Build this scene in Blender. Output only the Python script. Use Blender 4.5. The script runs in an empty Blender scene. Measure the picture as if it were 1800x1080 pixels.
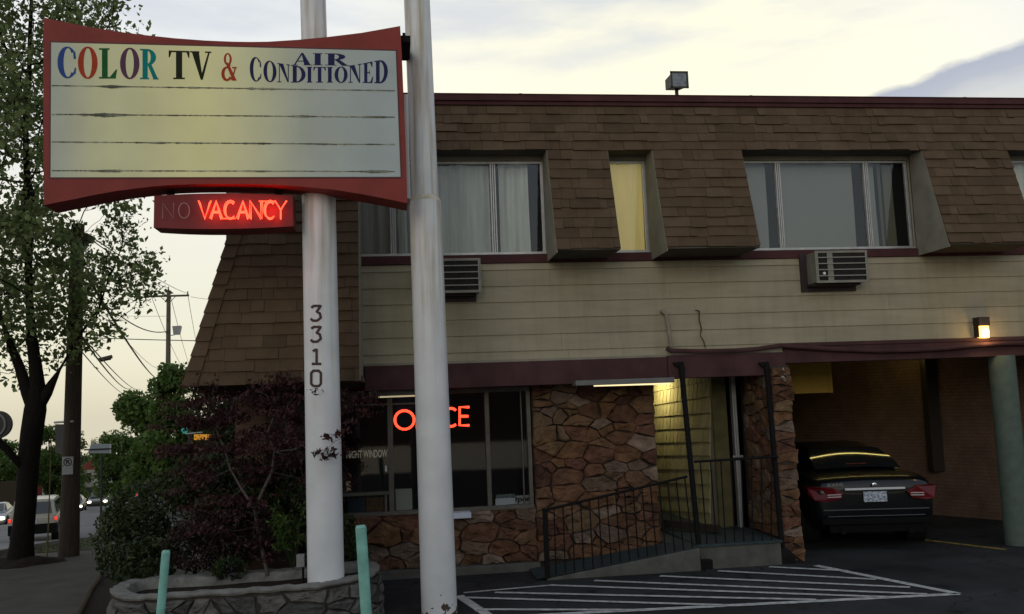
import bpy, math, random
import numpy as np
from mathutils import Vector, Matrix, noise
R = math.radians
rng = np.random.default_rng(7)
random.seed(7)
sc = bpy.context.scene
col = sc.collection

# ------------------------------------------------------------------ camera, sky, sun, exposure
CAM_H = 2.1
F_PX, PITCH, ROLL, YAW = 1580.0, R(6.05), R(2.12), R(7.55)
_f = Vector((math.sin(YAW)*math.cos(PITCH), math.cos(YAW)*math.cos(PITCH), math.sin(PITCH)))
_r = Vector((math.cos(YAW), -math.sin(YAW), 0)); _u = _r.cross(_f)
_r2 = math.cos(ROLL)*_r - math.sin(ROLL)*_u; _u2 = math.sin(ROLL)*_r + math.cos(ROLL)*_u
cd = bpy.data.cameras.new("camera"); cam = bpy.data.objects.new("camera", cd); col.objects.link(cam)
cam.matrix_world = Matrix(((_r2.x, _u2.x, -_f.x, 0), (_r2.y, _u2.y, -_f.y, 0), (_r2.z, _u2.z, -_f.z, CAM_H), (0, 0, 0, 1)))
cd.sensor_width = 36; cd.lens = F_PX/1800*36; cd.clip_end = 5000; cd.clip_start = 0.05
sc.camera = cam

SUN_EL, SUN_ROT = R(14), R(200)
sc.view_settings.view_transform = 'Standard'; sc.view_settings.look = 'None'
sc.view_settings.gamma = 1; sc.view_settings.exposure = 0.14
sc.cycles.max_bounces = 6; sc.cycles.diffuse_bounces = 3; sc.cycles.transparent_max_bounces = 12
sc.cycles.sample_clamp_indirect = 4

world = bpy.data.worlds.new("World"); sc.world = world; world.use_nodes = True
nt = world.node_tree; nt.nodes.clear()
def N(t, k, **kw):
    n = t.nodes.new(k)
    for a, b in kw.items(): setattr(n, a, b)
    return n
def L(t, a, b): t.links.new(a, b)
out = N(nt, 'ShaderNodeOutputWorld'); bg = N(nt, 'ShaderNodeBackground'); bg.inputs[1].default_value = 0.12
L(nt, bg.outputs[0], out.inputs[0])
sky = N(nt, 'ShaderNodeTexSky', sky_type='NISHITA'); sky.sun_disc = False
sky.sun_elevation = SUN_EL; sky.sun_rotation = SUN_ROT
tc = N(nt, 'ShaderNodeTexCoord'); sep = N(nt, 'ShaderNodeSeparateXYZ'); L(nt, tc.outputs['Generated'], sep.inputs[0])
def ramp(t, stops, interp='LINEAR'):
    n = N(t, 'ShaderNodeValToRGB'); n.color_ramp.interpolation = interp
    e = n.color_ramp.elements
    while len(e) < len(stops): e.new(.5)
    for x, (p, c) in zip(e, stops):
        x.position = p; x.color = (c[0], c[1], c[2], 1) if not isinstance(c, (int, float)) else (c, c, c, 1)
    return n
def mixc(t, fac, a, b, blend='MIX'):
    n = N(t, 'ShaderNodeMix', data_type='RGBA', blend_type=blend)
    for s, v in ((0, fac), (6, a), (7, b)):
        if hasattr(v, 'is_linked') or hasattr(v, 'links'): L(t, v, n.inputs[s])
        elif isinstance(v, (int, float)): n.inputs[s].default_value = v
        else: n.inputs[s].default_value = (*v, 1)
    return n.outputs[2]
def math_(t, op, a, b=0.0):
    n = N(t, 'ShaderNodeMath', operation=op)
    for i, v in enumerate((a, b)):
        if isinstance(v, (int, float)): n.inputs[i].default_value = v
        else: L(t, v, n.inputs[i])
    return n.outputs[0]
base = ramp(nt, [(0.0, (.70, .65, .50)), (.06, (.82, .77, .60)), (.17, (.88, .84, .70)), (.30, (.93, .92, .86)), (.42, (.86, .88, .87)), (.7, (.60, .65, .72)), (1.0, (.50, .56, .66))])
L(nt, sep.outputs[2], base.inputs[0])
# broad glow where the sun has gone down, behind the building's right half
gd = Vector((.30, .93, .21)).normalized()
dot = N(nt, 'ShaderNodeVectorMath', operation='DOT_PRODUCT'); L(nt, tc.outputs['Generated'], dot.inputs[0]); dot.inputs[1].default_value = gd
glow = ramp(nt, [(.90, 0.0), (1.0, 1.0)], 'EASE'); L(nt, dot.outputs['Value'], glow.inputs[0])
c1 = mixc(nt, glow.outputs[0], base.outputs[0], (1.12, 1.05, .76))
# soft cloud streaks
mp = N(nt, 'ShaderNodeMapping'); mp.inputs['Scale'].default_value = (2.2, 2.2, 9); mp.inputs['Rotation'].default_value = (R(8), R(-14), 0)
L(nt, tc.outputs['Generated'], mp.inputs[0])
nz = N(nt, 'ShaderNodeTexNoise'); nz.inputs['Scale'].default_value = 1.6; nz.inputs['Detail'].default_value = 6; L(nt, mp.outputs[0], nz.inputs['Vector'])
st = ramp(nt, [(.42, 0.0), (.66, 1.0)], 'EASE'); L(nt, nz.outputs['Fac'], st.inputs[0])
hi = ramp(nt, [(.20, 0.0), (.38, .75)]); L(nt, sep.outputs[2], hi.inputs[0])
c2 = mixc(nt, math_(nt, 'MULTIPLY', st.outputs[0], hi.outputs[0]), c1, (.64, .67, .73))
# the grey-violet bank at the right: a wedge of directions with a ragged rim
bd = Vector((.6, .85, .22))
q = N(nt, 'ShaderNodeVectorMath', operation='DOT_PRODUCT'); L(nt, tc.outputs['Generated'], q.inputs[0])
_d1 = (_f*F_PX+_r2*(1520-900)+_u2*(540-172)).normalized(); _d2 = (_f*F_PX+_r2*(1800-900)+_u2*(540-66)).normalized(); BANK = _d1.cross(_d2).normalized(); BANK = -BANK if BANK.z > 0 else BANK; q.inputs[1].default_value = BANK
nz2 = N(nt, 'ShaderNodeTexNoise'); nz2.inputs['Scale'].default_value = 14; nz2.inputs['Detail'].default_value = 6
mp2 = N(nt, 'ShaderNodeMapping'); mp2.inputs['Scale'].default_value = (1, 1, 2); L(nt, tc.outputs['Generated'], mp2.inputs[0]); L(nt, mp2.outputs[0], nz2.inputs['Vector'])
BANK_OFF = 0.0
bk = math_(nt, 'ADD', q.outputs['Value'], math_(nt, 'MULTIPLY', math_(nt, 'SUBTRACT', nz2.outputs['Fac'], .5), .03))
bk = math_(nt, 'ADD', bk, BANK_OFF)
bm = ramp(nt, [(.496, 0.0), (.504, 1.0), (.520, .9), (.535, .55), (.56, .5), (.60, .4)]); L(nt, math_(nt, 'ADD', bk, .5), bm.inputs[0])
rightside = ramp(nt, [(.36, 0.0), (.42, 1.0)]); L(nt, sep.outputs[0], rightside.inputs[0])
c3 = mixc(nt, math_(nt, 'MULTIPLY', bm.outputs[0], rightside.outputs[0]), c2, (.45, .47, .54))
SK = 8.33
east = ramp(nt, [(.30, .66), (.62, 1.0)]); L(nt, math_(nt, 'ADD', math_(nt, 'MULTIPLY', sep.outputs[1], .5), .5), east.inputs[0])   # the eastern half of a dusk sky is dimmer
tint = mixc(nt, east.outputs[0], (.72, .93, 1.18), (1, 1, 1))
c4 = mixc(nt, 1.0, mixc(nt, 1.0, c3, east.outputs[0], 'MULTIPLY'), tint, 'MULTIPLY')
sc_ = mixc(nt, 1.0, c4, (SK, SK, SK), 'MULTIPLY')
L(nt, mixc(nt, .88, sky.outputs[0], sc_), bg.inputs[0])

sd = bpy.data.lights.new("sun", 'SUN'); sun = bpy.data.objects.new("sun", sd); col.objects.link(sun)
sd.energy = 0.35; sd.angle = R(25); sd.color = (1, .95, .88)
_az = SUN_ROT
sv = Vector((math.sin(_az)*math.cos(SUN_EL), math.cos(_az)*math.cos(SUN_EL), math.sin(SUN_EL)))
sun.rotation_euler = sv.to_track_quat('Z', 'Y').to_euler(); sun.location = (0, 0, 40)

# ------------------------------------------------------------------ measuring helpers
def ray(px, py): return _f*F_PX + _r2*(px-900) + _u2*(540-py)
O = Vector((0, 0, CAM_H))
def at(px, py, Y): d = ray(px, py); return O + d*(Y/d.y)
def atz(px, py, z=0): d = ray(px, py); return O + d*((z-CAM_H)/d.z)
def atX(px, py, X): d = ray(px, py); return O + d*(X/d.x)
def on_plane(px, py, p, n):
    d = ray(px, py); return O + d*((Vector(p)-O).dot(n)/d.dot(n))

# ------------------------------------------------------------------ materials
MATS = {}
def mat(name, color=(.5, .5, .5), rough=.7, metal=0, noise_amt=0.0, nscale=6, bump=0.0, bscale=40, spec=None, emit=None, estr=0, coat=0, attr=None, attr_amt=.3, col2=None, detail=5, stretch=None):
    if name in MATS: return MATS[name]
    if spec is None: spec = .12 if rough > .78 else .4
    m = bpy.data.materials.new(name); m.use_nodes = True; t = m.node_tree; b = t.nodes['Principled BSDF']
    b.inputs['Roughness'].default_value = rough; b.inputs['Metallic'].default_value = metal
    b.inputs['Specular IOR Level'].default_value = spec; b.inputs['Coat Weight'].default_value = coat
    tcn = N(t, 'ShaderNodeTexCoord'); src = tcn.outputs['Object']
    if stretch:
        mpn = N(t, 'ShaderNodeMapping'); mpn.inputs['Scale'].default_value = stretch; L(t, src, mpn.inputs[0]); src = mpn.outputs[0]
    c = None
    if noise_amt > 0 or col2:
        n = N(t, 'ShaderNodeTexNoise'); n.inputs['Scale'].default_value = nscale; n.inputs['Detail'].default_value = detail; n.inputs['Roughness'].default_value = .6
        L(t, src, n.inputs['Vector'])
        if col2: 
            rr = ramp(t, [(.38, 0.0), (.62, 1.0)]); L(t, n.outputs['Fac'], rr.inputs[0]); c = mixc(t, rr.outputs[0], color, col2)
        else:
            rr = ramp(t, [(.25, 1-noise_amt), (.75, 1+noise_amt)]); L(t, n.outputs['Fac'], rr.inputs[0]); c = mixc(t, 1.0, color, rr.outputs[0], 'MULTIPLY')
    if attr:
        a = N(t, 'ShaderNodeAttribute', attribute_name=attr)
        rr = ramp(t, [(0, 1-attr_amt), (1, 1+attr_amt)]); L(t, a.outputs['Fac'], rr.inputs[0])
        c = mixc(t, 1.0, c if c is not None else color, rr.outputs[0], 'MULTIPLY')
    if c is not None: L(t, c, b.inputs['Base Color'])
    else: b.inputs['Base Color'].default_value = (*color, 1)
    if bump > 0:
        n = N(t, 'ShaderNodeTexNoise'); n.inputs['Scale'].default_value = bscale; n.inputs['Detail'].default_value = 4; L(t, src, n.inputs['Vector'])
        bp = N(t, 'ShaderNodeBump'); bp.inputs['Strength'].default_value = bump; bp.inputs['Distance'].default_value = .01
        L(t, n.outputs['Fac'], bp.inputs['Height']); L(t, bp.outputs[0], b.inputs['Normal'])
    if emit:
        b.inputs['Emission Color'].default_value = (*emit, 1); b.inputs['Emission Strength'].default_value = estr
    MATS[name] = m; return m

def attr_ramp_mat(name, stops, rough=.85, nscale=9, namt=.25, bump=.5, bscale=30, stops_attr='v', stretch=None, spec=.12):
    """colour per stone / per tab from a face attribute, plus weathering noise"""
    m = bpy.data.materials.new(name); m.use_nodes = True; t = m.node_tree; b = t.nodes['Principled BSDF']
    b.inputs['Roughness'].default_value = rough; b.inputs['Specular IOR Level'].default_value = spec
    a = N(t, 'ShaderNodeAttribute', attribute_name=stops_attr); rr = ramp(t, stops); L(t, a.outputs['Fac'], rr.inputs[0])
    tcn = N(t, 'ShaderNodeTexCoord'); src = tcn.outputs['Object']
    if stretch:
        mpn = N(t, 'ShaderNodeMapping'); mpn.inputs['Scale'].default_value = stretch; L(t, src, mpn.inputs[0]); src = mpn.outputs[0]
    n = N(t, 'ShaderNodeTexNoise'); n.inputs['Scale'].default_value = nscale; n.inputs['Detail'].default_value = 8; n.inputs['Roughness'].default_value = .65; L(t, src, n.inputs['Vector'])
    r2 = ramp(t, [(.25, 1-namt), (.75, 1+namt)]); L(t, n.outputs['Fac'], r2.inputs[0])
    L(t, mixc(t, 1.0, rr.outputs[0], r2.outputs[0], 'MULTIPLY'), b.inputs['Base Color'])
    n2 = N(t, 'ShaderNodeTexNoise'); n2.inputs['Scale'].default_value = bscale; n2.inputs['Detail'].default_value = 6; L(t, src, n2.inputs['Vector'])
    bp = N(t, 'ShaderNodeBump'); bp.inputs['Strength'].default_value = bump; bp.inputs['Distance'].default_value = .015
    L(t, n2.outputs['Fac'], bp.inputs['Height']); L(t, bp.outputs[0], b.inputs['Normal'])
    MATS[name] = m; return m

def leaf_mat(name, stops, trans=.35, nscale=2.5, rough=.55):
    m = bpy.data.materials.new(name); m.use_nodes = True; t = m.node_tree; t.nodes.clear()
    o = N(t, 'ShaderNodeOutputMaterial')
    a = N(t, 'ShaderNodeAttribute', attribute_name='v'); tcn = N(t, 'ShaderNodeTexCoord')
    n = N(t, 'ShaderNodeTexNoise'); n.inputs['Scale'].default_value = nscale; n.inputs['Detail'].default_value = 3; L(t, tcn.outputs['Object'], n.inputs['Vector'])
    f = math_(t, 'ADD', math_(t, 'MULTIPLY', a.outputs['Fac'], .55), math_(t, 'MULTIPLY', n.outputs['Fac'], .55))
    rr = ramp(t, stops); L(t, f, rr.inputs[0])
    d = N(t, 'ShaderNodeBsdfPrincipled'); d.inputs['Roughness'].default_value = rough; d.inputs['Specular IOR Level'].default_value = .3; L(t, rr.outputs[0], d.inputs['Base Color'])
    tr = N(t, 'ShaderNodeBsdfTranslucent'); L(t, rr.outputs[0], tr.inputs['Color'])
    mx = N(t, 'ShaderNodeMixShader'); mx.inputs[0].default_value = trans
    L(t, d.outputs[0], mx.inputs[1]); L(t, tr.outputs[0], mx.inputs[2]); L(t, mx.outputs[0], o.inputs[0])
    MATS[name] = m; return m

def glass_mat(name, tint=(.8, .85, .85), refl=.12, rough=.03):
    m = bpy.data.materials.new(name); m.use_nodes = True; t = m.node_tree; t.nodes.clear()
    o = N(t, 'ShaderNodeOutputMaterial'); tr = N(t, 'ShaderNodeBsdfTransparent'); tr.inputs[0].default_value = (*tint, 1)
    g = N(t, 'ShaderNodeBsdfGlossy'); g.inputs['Roughness'].default_value = rough; g.inputs[0].default_value = (.85, .9, 1, 1)
    fr = N(t, 'ShaderNodeFresnel'); fr.inputs[0].default_value = 1.5
    mx = N(t, 'ShaderNodeMixShader'); L(t, math_(t, 'ADD', fr.outputs[0], refl), mx.inputs[0])
    L(t, tr.outputs[0], mx.inputs[1]); L(t, g.outputs[0], mx.inputs[2]); L(t, mx.outputs[0], o.inputs[0])
    MATS[name] = m; return m

# ------------------------------------------------------------------ mesh + object helpers
ROOTS = {}
def tag(o, label=None, cat=None, group=None, kind=None):
    if label: o['label'] = label
    if cat: o['category'] = cat
    if group: o['group'] = group
    if kind: o['kind'] = kind
    return o
def thing(name, label, cat, loc=(0, 0, 0), rz=0, group=None, local=False):
    o = bpy.data.objects.new(name, None); col.objects.link(o); o.empty_display_size = .2
    o.location = loc; o.rotation_euler = (0, 0, rz)
    ROOTS[o.name] = None if local else Matrix.Translation(Vector(loc)).inverted()
    return tag(o, label, cat, group)
def link(name, me, m, parent=None):
    o = bpy.data.objects.new(name, me); col.objects.link(o)
    if m is not None:
        me.materials.clear(); me.materials.append(m)
    if parent is not None:
        o.parent = parent
        inv = ROOTS.get(parent.name)
        if inv is not None: o.matrix_parent_inverse = inv
    return o

class MB:
    def __init__(s): s.v = []; s.f = []; s.a = []
    def add(s, vs, fs, val=0.5):
        b = len(s.v); s.v.extend([tuple(p) for p in vs]); s.f.extend([tuple(i+b for i in f) for f in fs]); s.a.extend([val]*len(fs)); return s
    def box(s, x0, x1, y0, y1, z0, z1, val=.5):
        return s.add([(x0,y0,z0),(x1,y0,z0),(x1,y1,z0),(x0,y1,z0),(x0,y0,z1),(x1,y0,z1),(x1,y1,z1),(x0,y1,z1)],
                     [(0,3,2,1),(4,5,6,7),(0,1,5,4),(1,2,6,5),(2,3,7,6),(3,0,4,7)], val)
    def hexa(s, p, val=.5):   # 8 points: bottom ring then top ring
        return s.add(p, [(0,3,2,1),(4,5,6,7),(0,1,5,4),(1,2,6,5),(2,3,7,6),(3,0,4,7)], val)
    def tube(s, p0, p1, r0, r1=None, n=12, caps=True, val=.5):
        r1 = r0 if r1 is None else r1
        p0 = Vector(p0); p1 = Vector(p1); d = (p1-p0)
        if d.length < 1e-6: return s
        d.normalize(); a = d.cross(Vector((0, 0, 1))) if abs(d.z) < .95 else d.cross(Vector((1, 0, 0))); a.normalize(); b = d.cross(a)
        vs = []
        for p, r in ((p0, r0), (p1, r1)):
            for k in range(n):
                t = 2*math.pi*k/n; vs.append(p + a*(r*math.cos(t)) + b*(r*math.sin(t)))
        fs = [(k, (k+1) % n, n+(k+1) % n, n+k) for k in range(n)]
        if caps: fs += [tuple(range(n))[::-1], tuple(range(n, 2*n))]
        return s.add(vs, fs, val)
    def path(s, pts, r, n=8, closed=False, val=.5):
        pts = [Vector(p) for p in pts]; m = len(pts); rings = []
        rr = r if isinstance(r, (list, tuple)) else [r]*m
        up = None
        for i, p in enumerate(pts):
            a_ = pts[(i-1) % m] if (closed or i > 0) else p; b_ = pts[(i+1) % m] if (closed or i < m-1) else p
            d = (b_-a_).normalized()
            if up is None: up = d.orthogonal().normalized()
            up = (up - d*up.dot(d))
            if up.length < 1e-5: up = d.orthogonal()
            up.normalize(); q2 = d.cross(up)
            rings.append([p + up*(rr[i]*math.cos(2*math.pi*k/n)) + q2*(rr[i]*math.sin(2*math.pi*k/n)) for k in range(n)])
        vs = [v for g in rings for v in g]; fs = []
        for i in range(m if closed else m-1):
            j = (i+1) % m
            for k in range(n): fs.append((i*n+k, i*n+(k+1) % n, j*n+(k+1) % n, j*n+k))
        if not closed: fs += [tuple(range(n))[::-1], tuple((m-1)*n+k for k in range(n))]
        return s.add(vs, fs, val)
    def prism(s, front, depth, val=.5):   # polygon of 3-D points, pushed by a vector
        n = len(front); d = Vector(depth); vs = [Vector(p) for p in front] + [Vector(p)+d for p in front]
        return s.add(vs, [tuple(range(n)), tuple(range(2*n-1, n-1, -1))] + [(i, n+i, n+(i+1) % n, (i+1) % n) for i in range(n)], val)
    def quad(s, a, b, c, d, val=.5): return s.add([a, b, c, d], [(0, 1, 2, 3)], val)
    def uvsphere(s, c, rx, ry, rz, n=12, m=8, val=.5, jit=0):
        vs = []; fs = []
        for i in range(m+1):
            ph = math.pi*i/m
            for k in range(n):
                t = 2*math.pi*k/n; j = 1+jit*noise.noise(Vector((math.cos(t)*2+c[0]*5, math.sin(t)*2+c[1]*5, ph*2+c[2]*3)))
                vs.append((c[0]+rx*j*math.sin(ph)*math.cos(t), c[1]+ry*j*math.sin(ph)*math.sin(t), c[2]+rz*j*math.cos(ph)))
        for i in range(m):
            for k in range(n): fs.append((i*n+k, (i+1)*n+k, (i+1)*n+(k+1) % n, i*n+(k+1) % n))
        return s.add(vs, fs, val)
    def mesh(s, name):
        me = bpy.data.meshes.new(name); me.from_pydata(s.v, [], s.f)
        at_ = me.attributes.new('v', 'FLOAT', 'FACE'); at_.data.foreach_set('value', np.array(s.a, dtype=np.float32)); me.update(); return me
    def build(s, name, m, parent=None, smooth=False, bevel=0, fix=True):
        me = s.mesh(name)
        if fix:
            import bmesh
            bm = bmesh.new(); bm.from_mesh(me); bmesh.ops.recalc_face_normals(bm, faces=bm.faces); bm.to_mesh(me); bm.free()
        if smooth:
            me.polygons.foreach_set('use_smooth', [True]*len(me.polygons))
        o = link(name, me, m, parent)
        if bevel:
            b = o.modifiers.new('bevel', 'BEVEL'); b.width = bevel; b.segments = 2; b.limit_method = 'ANGLE'; b.angle_limit = R(40)
        if smooth:
            try: me.set_sharp_from_angle(angle=R(35))
            except Exception: pass
        return o

# text -> mesh fitted to any four world corners (bl, br, tr, tl)
def text_into(s, corners, name, m, parent, push=0.0015, bold=0.0, toward=Vector((0, -1, 0))):
    cu = bpy.data.curves.new(name, 'FONT'); cu.body = s; cu.offset = bold; cu.resolution_u = 3
    tmp = bpy.data.objects.new(name+'_tmp', cu); col.objects.link(tmp)
    dg = bpy.context.evaluated_depsgraph_get(); me = bpy.data.meshes.new_from_object(tmp.evaluated_get(dg))
    bpy.data.objects.remove(tmp)
    xs = [v.co.x for v in me.vertices]; ys = [v.co.y for v in me.vertices]
    x0, x1, y0, y1 = min(xs), max(xs), min(ys), max(ys); bl, br, tr, tl = [Vector(c) for c in corners]
    for v in me.vertices:
        a = (v.co.x-x0)/(x1-x0); b = (v.co.y-y0)/(y1-y0)
        v.co = bl*(1-a)*(1-b)+br*a*(1-b)+tr*a*b+tl*(1-a)*b + toward*push
    return link(name, me, m, parent)

# ------------------------------------------------------------------ palette
M_ASPH = mat('asphalt', (.030, .030, .031), .92, noise_amt=.35, nscale=1.3, bump=.9, bscale=160, detail=9)
def wear(m):
    t = m.node_tree; b_ = t.nodes['Principled BSDF']; old = b_.inputs['Base Color'].links[0].from_socket; g_ = N(t, 'ShaderNodeTexCoord')
    n = N(t, 'ShaderNodeTexNoise'); n.inputs['Scale'].default_value = .55; n.inputs['Detail'].default_value = 6; L(t, g_.outputs['Object'], n.inputs['Vector']); r1 = ramp(t, [(.35, .72), (.62, 1.35)]); L(t, n.outputs['Fac'], r1.inputs[0])
    ds = N(t, 'ShaderNodeTexNoise'); ds.inputs['Scale'].default_value = 2.5; ds.inputs['Detail'].default_value = 5; L(t, g_.outputs['Object'], ds.inputs['Vector'])
    wv = N(t, 'ShaderNodeVectorMath', operation='MULTIPLY_ADD'); L(t, ds.outputs['Color'], wv.inputs[0]); wv.inputs[1].default_value = (.7, .7, 0); L(t, g_.outputs['Object'], wv.inputs[2])
    v = N(t, 'ShaderNodeTexVoronoi', feature='DISTANCE_TO_EDGE'); v.inputs['Scale'].default_value = .45; L(t, wv.outputs[0], v.inputs['Vector']); r2 = ramp(t, [(.0, .35), (.008, 1.0)]); L(t, v.outputs['Distance'], r2.inputs[0])
    n3 = N(t, 'ShaderNodeTexNoise'); n3.inputs['Scale'].default_value = 90; n3.inputs['Detail'].default_value = 2; L(t, g_.outputs['Object'], n3.inputs['Vector']); r3 = ramp(t, [(.3, .6), (.75, 1.6)]); L(t, n3.outputs['Fac'], r3.inputs[0])
    n4 = N(t, 'ShaderNodeTexNoise'); n4.inputs['Scale'].default_value = 1.9; n4.inputs['Detail'].default_value = 2; L(t, g_.outputs['Object'], n4.inputs['Vector']); r4 = ramp(t, [(.62, 1.0), (.72, .5)]); L(t, n4.outputs['Fac'], r4.inputs[0])
    c = old
    for r_ in (r1, r2, r3, r4): c = mixc(t, 1.0, c, r_.outputs[0], 'MULTIPLY')
    L(t, c, b_.inputs['Base Color'])
wear(M_ASPH)
M_ROAD = mat('road_asphalt', (.155, .152, .150), .9, noise_amt=.25, nscale=.6, bump=.4, bscale=60, detail=9)
M_WALK = mat('sidewalk_concrete', (.066, .060, .053), .95, noise_amt=.3, nscale=2.5, bump=.5, bscale=60, detail=9)
M_CONC = mat('old_concrete', (.095, .092, .082), .95, noise_amt=.35, nscale=5, bump=.6, bscale=50, detail=9)
M_TEALFLOOR = mat('teal_floor_paint', (.024, .040, .043), .7, noise_amt=.35, nscale=7, bump=.3)
M_LINE = mat('line_paint', (.52, .52, .50), .8, col2=(.30, .30, .29), nscale=14, detail=9)
M_YLINE = mat('yellow_line_paint', (.36, .25, .05), .8, col2=(.12, .09, .04), nscale=12)
M_MAROON = mat('maroon_paint', (.070, .028, .030), .8, noise_amt=.3, nscale=4, bump=.25, bscale=25, detail=8)
M_MAROON2 = mat('maroon_beam_paint', (.066, .032, .033), .85, spec=.12, noise_amt=.35, nscale=3, bump=.3, bscale=18, detail=9)
M_CREAM = mat('stucco_cheek', (.24, .225, .175), .85, noise_amt=.22, nscale=3, bump=.2)
M_SOFFIT = mat('soffit_paint', (.10, .09, .075), .85, noise_amt=.2, nscale=4)
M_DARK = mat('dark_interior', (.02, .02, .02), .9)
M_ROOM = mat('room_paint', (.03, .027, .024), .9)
M_ALU = mat('aluminium', (.42, .42, .42), .4, metal=.6, noise_amt=.2, nscale=10)
M_ALUDARK = mat('weathered_frame', (.11, .10, .085), .55, metal=.3, noise_amt=.25, nscale=9)
M_BLACKMETAL = mat('black_paint_metal', (.006, .0055, .006), .85, spec=.2, noise_amt=.3, nscale=20)
M_GLASS = glass_mat('window_glass', (.90, .93, .93), .03)
M_GLASSD = glass_mat('office_glass', (.80, .83, .85), .0)
M_CURTAIN = mat('curtain_cloth', (.58, .60, .55), .95, noise_amt=.2, nscale=2, stretch=(9, 9, .6))
M_BLIND = mat('roller_blind', (.30, .315, .305), .95, noise_amt=.06, nscale=2)
M_SHINGLE = attr_ramp_mat('roof_shingle', [(0, (.080, .054, .034)), (.5, (.104, .069, .043)), (1, (.124, .083, .053))], .95, nscale=5, namt=.20, bump=.6, bscale=260)
M_STONE = attr_ramp_mat('flagstone', [(0, (.070, .034, .026)), (.25, (.140, .074, .038)), (.45, (.115, .054, .038)), (.65, (.160, .100, .052)), (.85, (.105, .072, .056)), (1, (.20, .145, .11))], .85, nscale=6, namt=.6, bump=.9, bscale=24)
M_MORTAR = mat('mortar', (.05, .042, .036), .95, noise_amt=.3, nscale=12)
M_GREYSTONE = attr_ramp_mat('grey_stone', [(0, (.055, .053, .05)), (.5, (.09, .085, .08)), (1, (.13, .12, .11))], .95, nscale=12, namt=.4, bump=.9, bscale=30)

# ------------------------------------------------------------------ terrain
def prof(Y):
    pts = [(-60, 0), (14, 0), (16, -.12), (27, -1.35), (40, -2.92), (60, -4.15), (87, -5.9), (150, -9.4), (300, -20.5), (600, -42), (1500, -60)]
    for (a, za), (b, zb) in zip(pts, pts[1:]):
        if Y <= b: t = (Y-a)/(b-a); return za+(zb-za)*t
    return -60
def curbX(Y): return -6.1 - .25*(Y-15.3)
def gz(X, Y):
    d = X-curbX(Y); s = min(max((d-1.8)/2.5, 0), 1); s = s*s*(3-2*s)
    if Y > 30: s *= max(0, 1-(Y-30)/12)
    return prof(Y)*(1-s)
def sheet(name, xs, ys, zoff, m, label, xf=None, kind='structure'):
    v = []; f = []
    for Y in ys:
        for X in xs:
            x = xf(X, Y) if xf else X; v.append((x, Y, gz(x, Y)+zoff))
    n = len(xs)
    for j in range(len(ys)-1):
        for i in range(n-1): f.append((j*n+i, j*n+i+1, (j+1)*n+i+1, (j+1)*n+i))
    b = MB(); b.add(v, f); o = b.build(name, m, fix=False, smooth=True); tag(o, label, None, None, kind); return o
ysn = list(np.arange(-6, 30, 1.0)) + list(np.arange(30, 100, 4.0)) + list(np.arange(100, 400, 20.0)) + [400, 600, 1500]
sheet('ground', list(np.arange(-60, 30, 2.0))+[30, 60, 200], ysn, 0, M_ASPH, 'dark asphalt parking lot and ground')
xs0 = sheet('terrain', [-900, -400, -150, -60], ysn, -.02, mat('far_land', (.035, .05, .022), .95, noise_amt=.4, nscale=.1), 'land beyond the street')
sheet('road', list(np.linspace(-17.5, -.02, 12)), [y for y in ysn if y > -4], .004, M_ROAD, 'grey asphalt street running downhill', xf=lambda s, Y: curbX(Y)-.35+s)
sheet('sidewalk', [-.2, .5, 1.15, 1.7, 2.3, 3.1], [y for y in ysn if y <= 60], .02, M_WALK, 'concrete sidewalk along the street', xf=lambda s, Y: curbX(Y)+s)
def strip(name, x0, x1, z0, m, label, ylo=-4, yhi=150, dash=None):
    b = MB(); Y = ylo
    while Y < yhi:
        step = 1.0 if Y < 40 else 4
        if dash is None or (Y % dash[0]) < dash[1]:
            p = [(curbX(y)+x, y, gz(curbX(y)+x, y)+z0) for y, x in ((Y, x0), (Y, x1), (Y+step, x1), (Y+step, x0))]
            b.quad(*p)
        Y += step
    return tag(b.build(name, m, fix=False), label, None, None, 'structure')
# kerb: a real step
b = MB()
for Y in list(np.arange(-4, 60, 1.0)):
    p = []
    for y in (Y, Y+1):
        z = gz(curbX(y), y); p.append((curbX(y), y, z))
    (x0, y0, z0), (x1, y1, z1) = p
    b.hexa([(x0-.35, y0, z0-.1), (x0-.20, y0, z0-.1), (x1-.20, y1, z1-.1), (x1-.35, y1, z1-.1), (x0-.34, y0, z0+.12), (x0-.20, y0, z0+.12), (x1-.20, y1, z1+.12), (x1-.34, y1, z1+.12)])
tag(b.build('kerb', M_CONC), 'low concrete kerb at the street edge', None, None, 'structure')
strip('planting_strip', -.2, 1.15, .03, mat('strip_dirt', (.03, .026, .018), .98, col2=(.035, .05, .018), nscale=5, bump=.9, bscale=40), 'bare dirt strip between kerb and sidewalk', ylo=17, yhi=60)
strip('lane_line', -6.0, -5.88, .012, M_LINE, 'white dashed lane marking', ylo=20, yhi=150, dash=(12, 3))
strip('center_line', -9.1, -8.98, .012, M_YLINE, 'yellow centre marking', ylo=8, yhi=150)

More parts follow.
